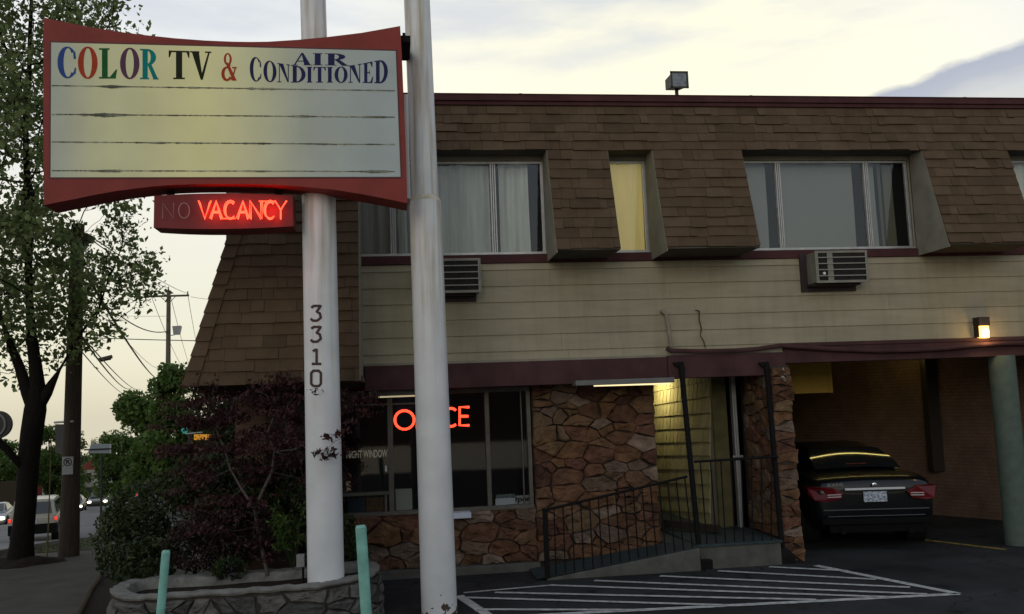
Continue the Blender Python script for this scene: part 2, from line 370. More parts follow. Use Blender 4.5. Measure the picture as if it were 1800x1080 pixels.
# ---- parking marks, unprojected to the lot surface
def line_mark(b, p, q_, w, z=.006):
    p = Vector((p[0], p[1], z)); q_ = Vector((q_[0], q_[1], z)); d = (q_-p).normalized(); s = Vector((-d.y, d.x, 0))*(w/2)
    n = max(2, int((q_-p).length/.06)); pr = [p+(q_-p)*(i/n) for i in range(n+1)]
    for i in range(n):
        j0 = 1+random.uniform(-.08, .08); b.add([pr[i]-s*j0, pr[i+1]-s*j0, pr[i+1]+s, pr[i]+s], [(0, 1, 2, 3)])
def G(px, py): return atz(px, py, 0)
b = MB()
tip = G(1685, 1045)
lines = [((806, 1048), (857, 1082), .11), ((857, 1087), (1685, 1045), .10), ((1434, 995), (1685, 1045), .10), ((815, 1043), (965, 1030), .06)]
hat = [((965, 1030), (1560, 1051)), ((1045, 1022), (1630, 1046)), ((1160, 1014), (1600, 1034)), ((1262, 1005), (1540, 1020)), ((1352, 998), (1490, 1005)), ((870, 1043), (1435, 1056)), ((820, 1052), (1290, 1066)), ((840, 1073), (1110, 1074))]
for a_, c_, w in lines: line_mark(b, G(*a_), G(*c_), w, .006)
for k, (a_, c_) in enumerate(hat): line_mark(b, G(*a_), G(*c_), .075, .0092+.0002*k)
tag(b.build('parking_marking', M_LINE, fix=False), 'white diagonal hatch marking on the asphalt', None, None, 'structure')
b = MB(); line_mark(b, G(1600, 947), G(1768, 967), .09); line_mark(b, G(1165, 1006), G(1226, 996), .10)
tag(b.build('yellow_marking', M_YLINE, fix=False), 'faded yellow parking lines', None, None, 'structure')

# ------------------------------------------------------------------ motel building
F = 11.1                      # plane of the lap siding
bld = thing('motel_building', 'two storey motel with brown shingle mansard, beige lap siding and flagstone office wall', 'building', (3, F, 0))
def MY(z): return 10.81 + (z-5.24)*.306        # mansard plane
MN = Vector((0, 1, -.306)).normalized(); MP = Vector((0, 10.81, 5.24))
def onM(px, py): return on_plane(px, py, MP, MN)
ROOFZ = 5.855; XR = 13.0
xAr = onM(961, 263).x; xBl = onM(1070, 280).x; xBr = onM(1146, 263).x; xCl = onM(1310, 300).x; xCr = onM(1620, 263).x; xDl = onM(1782, 300).x
xL = onM(632, 672).x
hipb = onM(325, 679); hipt = onM(405, 415)
def hipX(z): return hipb.x + (hipt.x-hipb.x)*(z-hipb.z)/(hipt.z-hipb.z)
WZ0, WZ1 = 3.88, 5.22
# shingle courses: individual tabs on the slope
def shingles(name, z0, z1, xa, xb, parent, expo=.137):
    b = MB(); nC = int(math.ceil((z1-z0)/expo)); e = (z1-z0)/nC
    for i in range(nC):
        zb = z0+i*e; zt = zb+e*1.06
        x = (xa(zb) if callable(xa) else xa); xe = (xb(zb) if callable(xb) else xb)
        if not callable(xa): x -= random.uniform(0, .0)
        wob = random.uniform(-.004, .004)
        while x < xe-.01:
            w = random.choice([.10, .14, .18, .24, .3, .36])*random.uniform(.85, 1.15); x2 = min(x+w, xe)
            if xe-x2 < .05: x2 = xe
            th = .014+random.choice([0, 0, .006, .014]); dz = wob + random.choice([0, 0, -.006, .004, -.012]) 
            zc0 = zb+dz
            y0 = MY(zc0); y1 = MY(zt)
            b.hexa([(x+.0015, y0-th, zc0), (x2-.0015, y0-th, zc0), (x2-.0015, y0+.01, zc0), (x+.0015, y0+.01, zc0),
                    (x+.0015, y1-.003, zt), (x2-.0015, y1-.003, zt), (x2-.0015, y1+.01, zt), (x+.0015, y1+.01, zt)], min(1, max(0, random.gauss(.5, .22))))
            x = x2
    return b
roofp = shingles('s', WZ1+.0, ROOFZ, lambda z: hipX(z), XR, bld)
for (z0, z1, xa, xb) in ((hipb.z, WZ1, hipX, xL), (WZ0+.02, WZ1, xAr, xBl), (WZ0+.02, WZ1, xBr, xCl), (WZ0+.02, WZ1, xCr, xDl)):
    bb = shingles('s', z0, z1, xa, xb, bld); roofp.add(bb.v, bb.f); roofp.a[-len(bb.f):] = bb.a
roofp.build('mansard_roof', M_SHINGLE, bld, fix=False)
# hip cap
b = MB(); zz = hipb.z
while zz < ROOFZ:
    z2 = min(zz+.16, ROOFZ)
    b.hexa([(hipX(zz)-.03, MY(zz)-.045, zz), (hipX(zz)+.13, MY(zz)-.04, zz), (hipX(zz)+.13, MY(zz)-.01, zz), (hipX(zz)-.03, MY(zz)+.16, zz),
            (hipX(z2)-.02, MY(z2)-.02, z2+.01), (hipX(z2)+.13, MY(z2)-.015, z2+.01), (hipX(z2)+.13, MY(z2), z2+.01), (hipX(z2)-.02, MY(z2)+.16, z2+.01)], random.uniform(.3, .8)); zz = z2
b.build('hip_cap', M_SHINGLE, bld)
# side mansard (returns along the street) and cores
b = MB(); hb, ht = Vector((hipX(hipb.z), MY(hipb.z), hipb.z)), Vector((hipX(ROOFZ), MY(ROOFZ), ROOFZ))
b.quad(hb, ht, ht+Vector((0, 14, 0)), hb+Vector((0, 14, 0)))
b.build('side_mansard', M_SHINGLE, bld, fix=False)
# cores behind the shingles; cheeks; soffits
b = MB()
def slab(x0a, x1a, z0, z1, x0b=None, x1b=None):
    x0b = x0a if x0b is None else x0b; x1b = x1a if x1b is None else x1b
    b.hexa([(x0a, MY(z0)+.012, z0), (x1a, MY(z0)+.012, z0), (x1a, F-.004, z0), (x0a, F-.004, z0), (x0b, MY(z1)+.012, z1), (x1b, MY(z1)+.012, z1), (x1b, F+.2, z1), (x0b, F+.2, z1)])
e_ = .006
slab(hipX(WZ1)+.05, XR, WZ1, ROOFZ, hipX(ROOFZ)+.05)
slab(xAr+e_, xBl-e_, WZ0, WZ1-.003); slab(xBr+e_, xCl-e_, WZ0, WZ1-.003); slab(xCr+e_, xDl-e_, WZ0, WZ1-.003)
slab(hipX(hipb.z)+.06, xL-e_, hipb.z+.01, WZ1-.003, hipX(WZ1)+.06)
b.build('mansard_soffit', M_SOFFIT, bld)
for x in (xAr, xBr, xCr):
    b = MB(); b.prism([(x-.004, MY(WZ0)-.004, WZ0-.03), (x-.004, F-.006, WZ0-.03), (x-.004, F-.006, WZ1), (x-.004, MY(WZ1)+.0, WZ1)], (.009, 0, 0)); b.build('window_cheek', M_CREAM, bld)
b = MB(); b.prism([(xL+.004, MY(hipb.z), hipb.z), (xL+.004, F-.006, hipb.z), (xL+.004, F-.006, WZ1), (xL+.004, MY(WZ1), WZ1)], (-.009, 0, 0)); b.build('window_cheek', M_CREAM, bld)
for x in (xBl, xCl, xDl):
    b = MB(); b.prism([(x+.004, MY(WZ0), WZ0), (x+.004, F-.006, WZ0), (x+.004, F-.006, WZ1), (x+.004, MY(WZ1), WZ1)], (-.009, 0, 0)); b.build('window_cheek', M_CREAM, bld)
# roof cap
zc = ROOFZ; b = MB(); xl = hipX(ROOFZ)-.05
b.box(xl, XR, MY(zc)-.035, F+.35, zc-.005, zc+.045); b.box(xl-.01, XR, MY(zc)-.06, F+.35, zc+.045, zc+.125)
b.box(xl-.015, XR, MY(zc)-.07, F+.36, zc+.125, zc+.135)
for px in (915, 1320, 1696):
    p = at(px, 165, F-.1); b.box(p.x-.02, p.x+.02, F-.1, F-.07, zc+.13, zc+.165)
b.build('roof_edge', M_MAROON, bld, bevel=.004)
b = MB(); b.box(hipX(ROOFZ), XR, F+.3, F+14, zc-.3, zc+.0); b.build('flat_roof', M_DARK, bld)
# lap siding
SZ = [3.84, 3.755, 3.55, 3.347, 3.142, 2.937, 2.732, 2.60]
b = MB()
for i in range(len(SZ)-1):
    zt, zb = SZ[i], SZ[i+1]; x = xL-.3; k = 0
    while x < XR:
        x2 = min(x+random.uniform(2.4, 4.8), XR)
        b.hexa([(x+.001, F-.022, zb), (x2-.001, F-.022, zb), (x2-.001, F+.03, zb), (x+.001, F+.03, zb), (x+.001, F-.008, zt-.002), (x2-.001, F-.008, zt-.002), (x2-.001, F+.03, zt-.002), (x+.001, F+.03, zt-.002)], random.uniform(.3, .7)); x = x2
M_SIDING = attr_ramp_mat('lap_siding', [(0, (.280, .248, .176)), (1, (.34, .302, .216))], .75, nscale=1.7, namt=.16, bump=.15, bscale=40, stretch=(.5, 1, 3))
def streaks(m):
    t = m.node_tree; b_ = t.nodes['Principled BSDF']; old = b_.inputs['Base Color'].links[0].from_socket; g_ = N(t, 'ShaderNodeTexCoord')
    mp_ = N(t, 'ShaderNodeMapping'); mp_.inputs['Scale'].default_value = (5, 1, .5); L(t, g_.outputs['Object'], mp_.inputs[0]); n = N(t, 'ShaderNodeTexNoise'); n.inputs['Scale'].default_value = 1.6; n.inputs['Detail'].default_value = 8; n.inputs['Roughness'].default_value = .7; L(t, mp_.outputs[0], n.inputs['Vector'])
    r_ = ramp(t, [(.32, (.90, .89, .86)), (.55, (1.03, 1.03, 1.02))]); L(t, n.outputs['Fac'], r_.inputs[0]); L(t, mixc(t, 1.0, old, r_.outputs[0], 'MULTIPLY'), b_.inputs['Base Color'])
streaks(M_SIDING)
b.build('lap_siding', M_SIDING, bld)
b = MB(); b.box(xL-.3, XR, F+.031, F+.2, 2.3, WZ1+.2)
# hole for windows is not cut: windows sit in front of wall sheathing; use pieces instead
b = MB()
holes = [(xL-.2, xAr-.02), (xBl-.2, xBr-.02), (xCl-.2, xCr-.02), (xDl-.1, XR-.1)]
b.box(-2.0, XR, F+.032, F+.15, 2.5, 3.93); b.box(-2.0, XR, F+.032, F+.15, 5.17, 5.9)
prev = -2.0
for (a_, c_) in holes:
    b.box(prev, a_, F+.032, F+.15, 3.93, 5.17); prev = c_
b.build('upper_wall', M_CREAM, bld)
# maroon band below the windows
b = MB(); b.box(xL-.05, XR, F-.035, F+.03, 3.842, 3.945); b.build('sill_band', M_MAROON, bld, bevel=.004)

# upstairs windows
def win_group(x0, x1, bars, cover, lit=False, curtainspan=None, cfold=.1):
    w = MB(); z0, z1 = 3.95, 5.16; y0 = F+.035
    w.box(x0, x1, y0-.06, y0+.03, z0, z0+.032); w.box(x0, x1, y0-.01, y0+.03, z1-.03, z1)
    w.box(x0, x0+.03, y0-.01, y0+.03, z0+.032, z1-.03); w.box(x1-.035, x1, y0-.01, y0+.03, z0+.032, z1-.03)
    for x in bars:
        for dx in (-.036, -.010, .018): w.box(x+dx, x+dx+.016, y0-.03+.008*(dx > 0), y0+.02, z0+.032, z1-.03)
    fo = w.build('window', M_ALU, bld, bevel=.002)
    g = MB(); g.quad((x0, y0+.012, z0), (x1, y0+.012, z0), (x1, y0+.012, z1), (x0, y0+.012, z1)); g.build('pane', M_GLASS, fo, fix=False)
    for (cx0, cx1, kind) in cover:
        c = MB(); n = max(4, int((cx1-cx0)/.012)); vs = []; fs = []
        for i in range(n+1):
            x = cx0+(cx1-cx0)*i/n
            yy = y0+.12+(0 if kind == 'blind' else .022*math.sin(x*38+2*math.sin(x*9))+.015*math.sin(x*17.3))
            for z in (z0, z0+.6, z1): vs.append((x+(.01*math.sin(x*30) if z == z0 else 0), yy, z))
        for i in range(n):
            for k in range(2): fs.append((i*3+k, i*3+3+k, i*3+4+k, i*3+1+k))
        c.add(vs, fs)
        c.build('blind' if kind == 'blind' else 'curtain', {'blind': M_BLIND, 'lit': M_LITC, 'c': M_CURTAIN, 'side': M_SIDEC}[kind], fo, smooth=True, fix=False)
    return fo
M_LITC = mat('lit_curtain', (.50, .42, .20), .9, noise_amt=.15, nscale=3, emit=(.62, .48, .15), estr=.28, stretch=(6, 6, .5))
M_SIDEC = mat('side_curtain', (.16, .15, .11), .9, noise_amt=.2, nscale=3, stretch=(6, 6, .5))
def wx(px, py=430): return at(px, py, F).x
win_group(xL-.1, wx(960), [wx(692, 445), wx(871, 440)], [(xL-.1, wx(866), 'c'), (wx(883), wx(935), 'c')])
win_group(wx(1080)-.2, wx(1142, 436), [], [(wx(1080)-.1, wx(1140), 'lit')])
win_group(xCl-.12, wx(1607), [wx(1377), wx(1533)], [(wx(1330)-.2, wx(1362), 'blind'), (wx(1386), wx(1517), 'blind'), (wx(1541), wx(1556), 'blind'), (wx(1562), wx(1570), 'side'), (wx(1574), wx(1586), 'side')])
win_group(wx(1785), XR-.1, [wx(1785)+1.2], [(wx(1785)+.1, XR-.3, 'c')])
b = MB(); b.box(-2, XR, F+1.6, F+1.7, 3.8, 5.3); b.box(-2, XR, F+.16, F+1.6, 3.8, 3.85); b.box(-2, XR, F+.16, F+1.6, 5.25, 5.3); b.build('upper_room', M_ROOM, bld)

# beams
b = MB(); b.box(xL+.02, 3.42, F-.06, F+.14, 2.30, 2.60); b.box(3.42, 4.98, F-.085, F+.14, 2.325, 2.615); b.build('entry_beam', M_MAROON2, bld, bevel=.006)
b = MB(); b.box(4.98, XR, F-.06, F+.14, 2.47, 2.725); b.box(4.98, XR, F-.075, F-.06, 2.68, 2.722); b.build('carport_beam', M_MAROON2, bld, bevel=.006)
b = MB(); b.box(xL-.3, 4.98, F-.03, F-.02, 2.598, 2.63); b.build('drip_edge', M_CREAM, bld)
b = MB(); b.box(-2.3, 5.0, F+.14, 16, 2.36, 2.5); b.box(-2.3, xL+.02, F-.9, F+.14, 2.40, 2.46); b.box(5.0, XR, F+.14, 19, 2.62, 2.7); b.build('ceiling', M_SOFFIT, bld)
b = MB(); b.box(-2.3, XR, F+.5, 24, 2.72, 2.9); b.build('floor_slab', M_DARK, bld)

# flagstones
def clip(poly, p, n):
    o = []
    for i in range(len(poly)):
        a_, c_ = poly[i], poly[(i+1) % len(poly)]; da = (a_[0]-p[0])*n[0]+(a_[1]-p[1])*n[1]; dc = (c_[0]-p[0])*n[0]+(c_[1]-p[1])*n[1]
        if da <= 0: o.append(a_)
        if da*dc < 0: t = da/(da-dc); o.append((a_[0]+(c_[0]-a_[0])*t, a_[1]+(c_[1]-a_[1])*t))
    return o
def stones(b, u0, u1, v0, v1, place, su=.36, sv=.24, gap=.012, depth=(.015, .095), edge=.0, seed=1):
    """irregular flat stones filling a rectangle; place(u, v, d) -> world point d metres proud of the wall"""
    rd = random.Random(seed); pts = []; K = 1.75; area = (u1-u0)*(v1-v0)*K; n_ = max(3, int(area/(su*su*.62)))
    small = (u1-u0) < su*1.5; tries = 0
    while len(pts) < n_ and tries < 4000:
        tries += 1; r = rd.choice([.35, .5, .75, .95, 1.0])*su*.56; p = (rd.uniform(u0, u1), rd.uniform(v0, v1)*K)
        if small: p = ((u0+u1)/2+rd.uniform(-.25, .25)*(u1-u0), p[1]); r = rd.uniform(.6, 1)*su*.4
        if all(math.hypot(p[0]-q2[0], p[1]-q2[1]) > (r+q2[2])*.72 for q2 in pts): pts.append((p[0], p[1], r))
    for p in pts:
        poly = [(u0, v0*K), (u1, v0*K), (u1, v1*K), (u0, v1*K)]
        for q2 in pts:
            if q2 is p: continue
            dx, dy = q2[0]-p[0], q2[1]-p[1]; d2 = dx*dx+dy*dy
            if d2 > 9*su*su: continue
            t_ = .5*(1+(p[2]**2-q2[2]**2)/d2); poly = clip(poly, (p[0]+dx*t_, p[1]+dy*t_), (dx, dy))
            if len(poly) < 3: break
        if len(poly) < 3: continue
        poly = [(x, y/K) for x, y in poly]; p = (p[0], p[1]/K)
        if len(poly) < 3: continue
        cx = sum(a_[0] for a_ in poly)/len(poly); cy = sum(a_[1] for a_ in poly)/len(poly)
        ring = []
        for i in range(len(poly)):
            a_, c_ = poly[i], poly[(i+1) % len(poly)]; Ld = math.hypot(a_[0]-c_[0], a_[1]-c_[1]); k = max(1, int(Ld/.05))
            for s in range(k): t = s/k; ring.append((a_[0]+(c_[0]-a_[0])*t, a_[1]+(c_[1]-a_[1])*t))
        rr = []
        for (x, y) in ring:
            d = math.hypot(x-cx, y-cy); j = rd.uniform(-.008, .005)+.022*noise.noise(Vector((x*11, y*11, seed+cx*3))); s = max(.3, (d-gap+j)/max(d, 1e-4))
            if edge and (x > u1-1e-4): s *= 1+edge*(.15+.5*noise.noise(Vector((p[0]*7, p[1]*9, 3)))+.12*rd.random())/max(d, .03)
            rr.append((cx+(x-cx)*s, cy+(y-cy)*s))
        if len(rr) < 3: continue
        dp = rd.uniform(*depth); tu, tv = rd.uniform(-.06, .06), rd.uniform(-.06, .06); n = len(rr); vs = []; fs = []
        lay = ((1.0, -.01, 0), (1.0, .55, .4), (.94, .90, .9), (.70, 1.0, 1), (.38, 1.0, 1))
        for (s, dd, tl) in lay:
            for (x, y) in rr:
                xx, yy = cx+(x-cx)*s, cy+(y-cy)*s
                dz = dp*dd + (tu*(xx-cx)+tv*(yy-cy))*1.8*tl + (rd.uniform(-.006, .006) if dd > 0 else 0) + .030*noise.noise(Vector((xx*7, yy*12, seed)))*tl+.012*noise.noise(Vector((xx*25, yy*25, seed)))*tl
                vs.append(place(xx, yy, dz))
        vs.append(place(cx, cy, dp+.004*rd.uniform(-1, 1)))
        for l in range(4):
            for i in range(n): fs.append((l*n+i, l*n+(i+1) % n, (l+1)*n+(i+1) % n, (l+1)*n+i))
        for i in range(n): fs.append((4*n+i, 4*n+(i+1) % n, 5*n))
        b.add(vs, fs, rd.random())
SW = F+.42          # stone wall plane
wl, wr = at(605, 905, SW-.03).x-.45, at(938, 888, SW).x
pl = lambda u, v, d: (u, SW-d, v)
b = MB()
stones(b, wl+.25, wr+.02, .10, .775, pl, .36, .19, gap=.004, seed=3); stones(b, wr+.02, 3.34, .10, 2.36, pl, .33, .175, gap=.004, edge=.05, seed=5)
b.build('stone_wall', M_STONE, bld, fix=False)
b = MB(); b.box(-1.6, wr+.02, SW+.004, SW+.18, 0, .78); b.box(wr+.02, 3.33, SW+.004, SW+.18, 0, 2.36); b.box(-1.6, wl, SW+.004, SW+.18, .78, 2.36); b.build('mortar_bed', M_MORTAR, bld)
# footing in front of the stone wall
b = MB(); b.box(-.45, 1.75, SW-.14, SW+.0, -.02, .10); b.build('footing', M_CONC, bld, bevel=.01)

# office window
oz0, oz1 = .79, 2.24
wf = MB(); y0 = SW-.02
def ox(px, py): return at(px, py, SW-.02).x
m1 = ox(687, 820); m2 = ox(857, 790); xl_ = wl; xr_ = wr
wf.box(xl_, xr_, y0-.04, y0+.07, oz0-.03, oz0+.02); wf.box(xl_, xr_, y0, y0+.07, oz1, oz1+.06)
for x, w in ((xl_, .05), (m1-.03, .065), (m2-.02, .055), (xr_-.05, .05)): wf.box(x, x+w, y0-.015, y0+.07, oz0+.02, oz1)
wf.box(xr_-.125, xr_-.11, y0, y0+.05, oz0+.02, oz1)
tz = at(650, 868, y0).z; wf.box(xl_+.05, m1-.03, y0-.035, y0+.07, tz-.02, tz+.02); wf.box(m1-.085, m1-.055, y0-.01, y0+.05, oz0+.02, tz-.02)
tt = at(650, 712, y0).z; wf.box(xl_+.05, m1-.03, y0-.01, y0+.06, tt-.012, tt+.012); wf.box(m1+.035, m1+.34, y0-.01, y0+.06, tt-.012, tt+.012)
ow = wf.build('office_window', M_ALUDARK, bld, bevel=.003)
g = MB(); g.quad((xl_, y0+.03, oz0), (xr_, y0+.03, oz0), (xr_, y0+.03, oz1), (xl_, y0+.03, oz1)); g.build('pane', M_GLASSD, ow, fix=False)
b = MB(); b.box(xl_, xr_+.2, SW+2.6, SW+2.7, 0, 2.36); b.box(xl_-.1, xl_, SW+.18, SW+2.6, 0, 2.36); b.box(xr_+.15, xr_+.2, SW+.18, SW+2.6, 0, 2.36); b.box(xl_, xr_+.15, SW+.18, SW+2.6, 0, .1)
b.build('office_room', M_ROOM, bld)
# alcove: yellow shake wall on the right, stone return, back wall, door
AX0, AX1 = 3.36, 4.60
MYEL = attr_ramp_mat('yellow_shake', [(0, (.31, .28, .15)), (1, (.39, .355, .20))], .8, nscale=6, namt=.15, bump=.3, bscale=20, stretch=(6, 6, .6))
b = MB()
# plane of the shake wall: x=1150 at depth 14.3 to x=1252 at depth 12.05
A0, A1 = at(1148, 700, 14.3), at(1254, 690, 12.05); A0.z = A1.z = 0; An = Vector((A0.y-A1.y, A1.x-A0.x, 0)).normalized()
An = -An if An.dot(Vector((0, 0, 0))-A0) < 0 else An
ly = [689.6, 712.6, 733.3, 755.6, 778.5, 800.7, 824.7, 848, 872, 896, 920, 944]; ry = [669.5, 697.0, 725.5, 751.5, 776.5, 801, 826, 852, 877, 902, 928, 955]
ly = [666]+ly; ry = [642]+ry
for i in range(len(ly)-1):
    pa, pb = on_plane(1150, ly[i], A0, An), on_plane(1250, ry[i], A0, An); qa, qb = on_plane(1150, ly[i+1], A0, An), on_plane(1250, ry[i+1], A0, An)
    n = 15
    for k in range(n):
        t0, t1 = k/n+.004, (k+1)/n-.004; th = random.uniform(.004, .008)
        P = lambda A_, B_, t, e: A_+(B_-A_)*t + An*e
        b.hexa([P(qa, qb, t0, 0), P(qa, qb, t1, 0), P(qa, qb, t1, th+.022), P(qa, qb, t0, th+.022), P(pa, pb, t0, 0), P(pa, pb, t1, 0), P(pa, pb, t1, th), P(pa, pb, t0, th)], random.random())
b.build('shake_wall', MYEL, bld)
b = MB(); e0, e1 = A0-An*.004, A1-An*.004
b.prism([(e0.x, e0.y, 0), (e1.x, e1.y, 0), (e1.x, e1.y, 2.4), (e0.x, e0.y, 2.4)], -An*.12); b.box(3.2, 5.0, 14.5, 14.6, 0, 2.4); b.build('alcove_wall', M_CREAM, bld)
dpx = at(1258, 800, 12.03).x
b = MB(); b.box(dpx, dpx+.2, 12.03, 12.09, .3, 2.36); b.build('door_side_panel', mat('olive_panel', (.10, .088, .042), .8, noise_amt=.3, nscale=5), bld, bevel=.004)
jx = at(1285, 700, 11.99).x
b = MB(); b.box(jx, jx+.028, 11.94, 12.04, .3, 2.36); b.box(jx+.036, jx+.06, 11.95, 12.04, .3, 2.36)
dr = b.build('glass_door', M_ALU, bld, bevel=.003)
b = MB(); b.quad((jx+.06, 12.0, .3), (4.735, 12.0, .3), (4.735, 12.0, 2.36), (jx+.06, 12.0, 2.36)); b.build('door_pane', glass_mat('door_glass', (.08, .09, .09), 0), dr, fix=False)
hz = at(1292, 803, 11.9).z; b = MB(); b.box(jx-.05, jx+.09, 11.90, 11.94, hz-.014, hz+.014); b.build('handle', M_ALU, dr, bevel=.004)
# stone pillar with its left return
PX0, PX1 = 4.74, 5.00; PY = F-.12
b = MB(); stones(b, PX0, PX1, 0, 2.42, lambda u, v, d: (u, PY-d, v), .26, .15, gap=.005, depth=(.02, .07), edge=.10, seed=11)
stones(b, PY, 11.85, .3, 2.4, lambda u, v, d: (PX0-d*.6, u, v), .34, .16, gap=.006, seed=12)
b.build('stone_pillar', M_STONE, bld, fix=False)
b = MB(); b.box(PX0+.004, PX1-.01, PY+.004, 12.2, 0, 2.44); b.build('pillar_core', M_MORTAR, bld)
# entry slab and ramp
b = MB(); b.box(3.62, 4.66, 10.80, 14.5, -.02, .262); b.build('entry_slab', M_CONC, bld, bevel=.012)
b = MB(); b.box(3.60, 4.68, 10.78, 14.5, .264, .292); b.build('slab_paint', M_TEALFLOOR, bld, bevel=.004)
b = MB(); b.prism([(1.72, 10.72, 0), (3.598, 10.72, .0), (3.598, 10.72, .27), (1.72, 10.72, .02)], (0, .66, 0)); b.build('ramp', M_CONC, bld, bevel=.008)
b = MB(); b.prism([(1.6, 10.74, .022), (3.598, 10.74, .274), (3.598, 11.38, .274), (1.6, 11.38, .022)], (0, 0, .006)); b.build('ramp_paint', M_TEALFLOOR, bld)
b = MB(); b.box(3.36, 4.7, 11.39, 14.5, .0, .26); b.build('alcove_floor', M_CONC, bld)
# carport walls and column
M_CPW = mat('carport_brick', (.150, .095, .070), .9, noise_amt=.25, nscale=3)
def brick_bump(m, sc_=9):
    t = m.node_tree; b_ = t.nodes['Principled BSDF']; br = N(t, 'ShaderNodeTexBrick'); br.inputs['Scale'].default_value = 4.5
    br.inputs['Color1'].default_value = (1, 1, 1, 1); br.inputs['Color2'].default_value = (.85, .85, .85, 1); br.inputs['Mortar'].default_value = (.45, .45, .45, 1); br.inputs['Mortar Size'].default_value = .012
    g_ = N(t, 'ShaderNodeTexCoord'); sp = N(t, 'ShaderNodeSeparateXYZ'); cb = N(t, 'ShaderNodeCombineXYZ'); L(t, g_.outputs['Object'], sp.inputs[0])
    L(t, math_(t, 'SUBTRACT', sp.outputs[0], sp.outputs[1]), cb.inputs[0]); L(t, sp.outputs[2], cb.inputs[1]); L(t, cb.outputs[0], br.inputs['Vector'])
    old = b_.inputs['Base Color'].links[0].from_socket; L(t, mixc(t, 1.0, old, br.outputs['Color'], 'MULTIPLY'), b_.inputs['Base Color'])
brick_bump(M_CPW)
c0, c1_ = Vector((6.6, 18.2, 0)), Vector((10.2, 11.4, 0)); cn = Vector((c1_.y-c0.y, c0.x-c1_.x, 0)).normalized()
b = MB(); b.prism([(c0.x, c0.y, 0), (c1_.x, c1_.y, 0), (c1_.x, c1_.y, 2.62), (c0.x, c0.y, 2.62)], -cn*.2 if cn.x < 0 else cn*.2)
b.box(4.9, 8, 18.1, 18.3, 0, 2.62); b.box(4.90, 5.0, 12.2, 18.1, 0, 2.62); b.build('carport_wall', M_CPW, bld)
b = MB(); a_ = at(1641, 660, 14.2); 
dd = on_plane(1640, 700, c0+(-cn if cn.x > 0 else cn)*.0, cn); ww = (-cn if cn.x > 0 else cn)
p_ = Vector((dd.x, dd.y, 0)) + ww*.07
b.box(p_.x-.1, p_.x+.1, p_.y-.08, p_.y+.08, .72, 2.62); b.build('wall_chase', mat('chase_brown', (.035, .028, .022), .8), bld, bevel=.01)
b = MB(); cx_, cy_ = 8.07, F+.03
cp = []; n = 28
b.tube((cx_, cy_, 0), (cx_, cy_, 2.48), .165, .165, n=n)
M_COL = mat('green_grey_paint', (.085, .112, .092), .75, noise_amt=.22, nscale=8, bump=.3, bscale=60, detail=8)
b.build('carport_column', M_COL, bld, smooth=True)
bY = MB(); y1 = 12.6; p0, p1 = at(1385, 694, y1), at(1464, 690, y1)
bY.box(5.0, p1.x-.06, y1, y1+.5, p1.z, 2.62); bY.box(p1.x-.06, p1.x, y1-.01, y1+.5, p1.z-.005, 2.62); bY.build('yellow_bulkhead', mat('ochre_paint', (.42, .27, .055), .8, noise_amt=.15, nscale=4), bld)
# far walls of the building volume
b = MB(); b.box(-2.0, -1.6, SW+.2, 24, 0, 2.7); b.build('side_wall', M_CPW, bld)
b = MB(); b.box(XR-.1, XR, F+.16, 24, 0, 5.9); b.build('side_wall', M_CPW, bld)

# ------------------------------------------------------------------ things fixed to the building
def ac(x0, x1, z0, z1, label, full=True):
    t = thing('air_conditioner', label, 'air conditioner', ((x0+x1)/2, F-.2, z0), group='window air conditioners in the siding')
    b = MB(); yb, yf = F-.024, F-.34
    b.box(x0, x1, yf+.03, yb, z0+.0, z1); b.build('housing', mat('ac_housing', (.20, .19, .155), .6, noise_amt=.25, nscale=6), t, bevel=.008)
    b = MB(); b.box(x0-.012, x1+.012, yf+.018, yf+.03, z0-.012, z0+.02); b.box(x0-.012, x1+.012, yf+.018, yf+.03, z1-.02, z1+.01); b.box(x0-.012, x0+.02, yf+.018, yf+.03, z0+.02, z1-.02); b.box(x1-.02, x1+.012, yf+.018, yf+.03, z0+.02, z1-.02)
    xs = x0+(x1-x0)*.22; b.box(xs, xs+.075, yf+.02, yf+.03, z0+.02, z1-.02)
    b.build('face_frame', MATS['ac_housing'], t, bevel=.002)
    b = MB(); b.box(x0+.02, xs, yf+.026, yf+.0295, z0+.02, z1-.02); b.box(xs+.075, x1-.02, yf+.026, yf+.0295, z0+.02, z1-.02); b.build('coil', mat('ac_coil', (.022, .02, .018), .8, noise_amt=.5, nscale=40), t)
    b = MB()
    for k in range(1, 5): z = z0+(z1-z0)*k/5; b.box(x0+.01, x1-.01, yf+.005, yf+.012, z-.006, z+.006)
    b.box(x0+.01, x0+.022, yf+.012, yf+.018, z0, z1); b.box(x1-.022, x1-.01, yf+.012, yf+.018, z0, z1)
    b.build('grille', mat('ac_grille', (.25, .24, .21), .5), t)
    b = MB(); b.tube((xs-.06, yf+.02, z0+.11), (xs-.06, yf+.0, z0+.11), .018); b.build('knob', mat('white_plastic', (.7, .7, .68), .4), t, smooth=True)
    b = MB(); b.box(x0-.09, x0, F-.05, F-.023, z0-.09, z1+.02); b.box(x0, x1-.03, F-.055, F-.024, z0-.09, z0-.004); b.box(x0-.02, x1-.05, yf+.12, F-.055, z0-.03, z0-.004) ; b.build('mounting_frame', M_MAROON if False else mat('ac_frame_dark', (.03, .018, .018), .7), t)
    return t
ya = F-.33
pa, pb = at(1438, 496, ya), at(1523, 441, ya)
ac(pa.x, pb.x, pa.z+.0, pb.z, 'beige window air conditioner with a pale knob under the wide shaded window')
pa2, pb2 = at(760, 514, ya), at(843, 455, ya)
ac(pb2.x-.68, pb2.x, pa2.z, pb2.z, 'dark grilled air conditioner half hidden behind the right white pole')
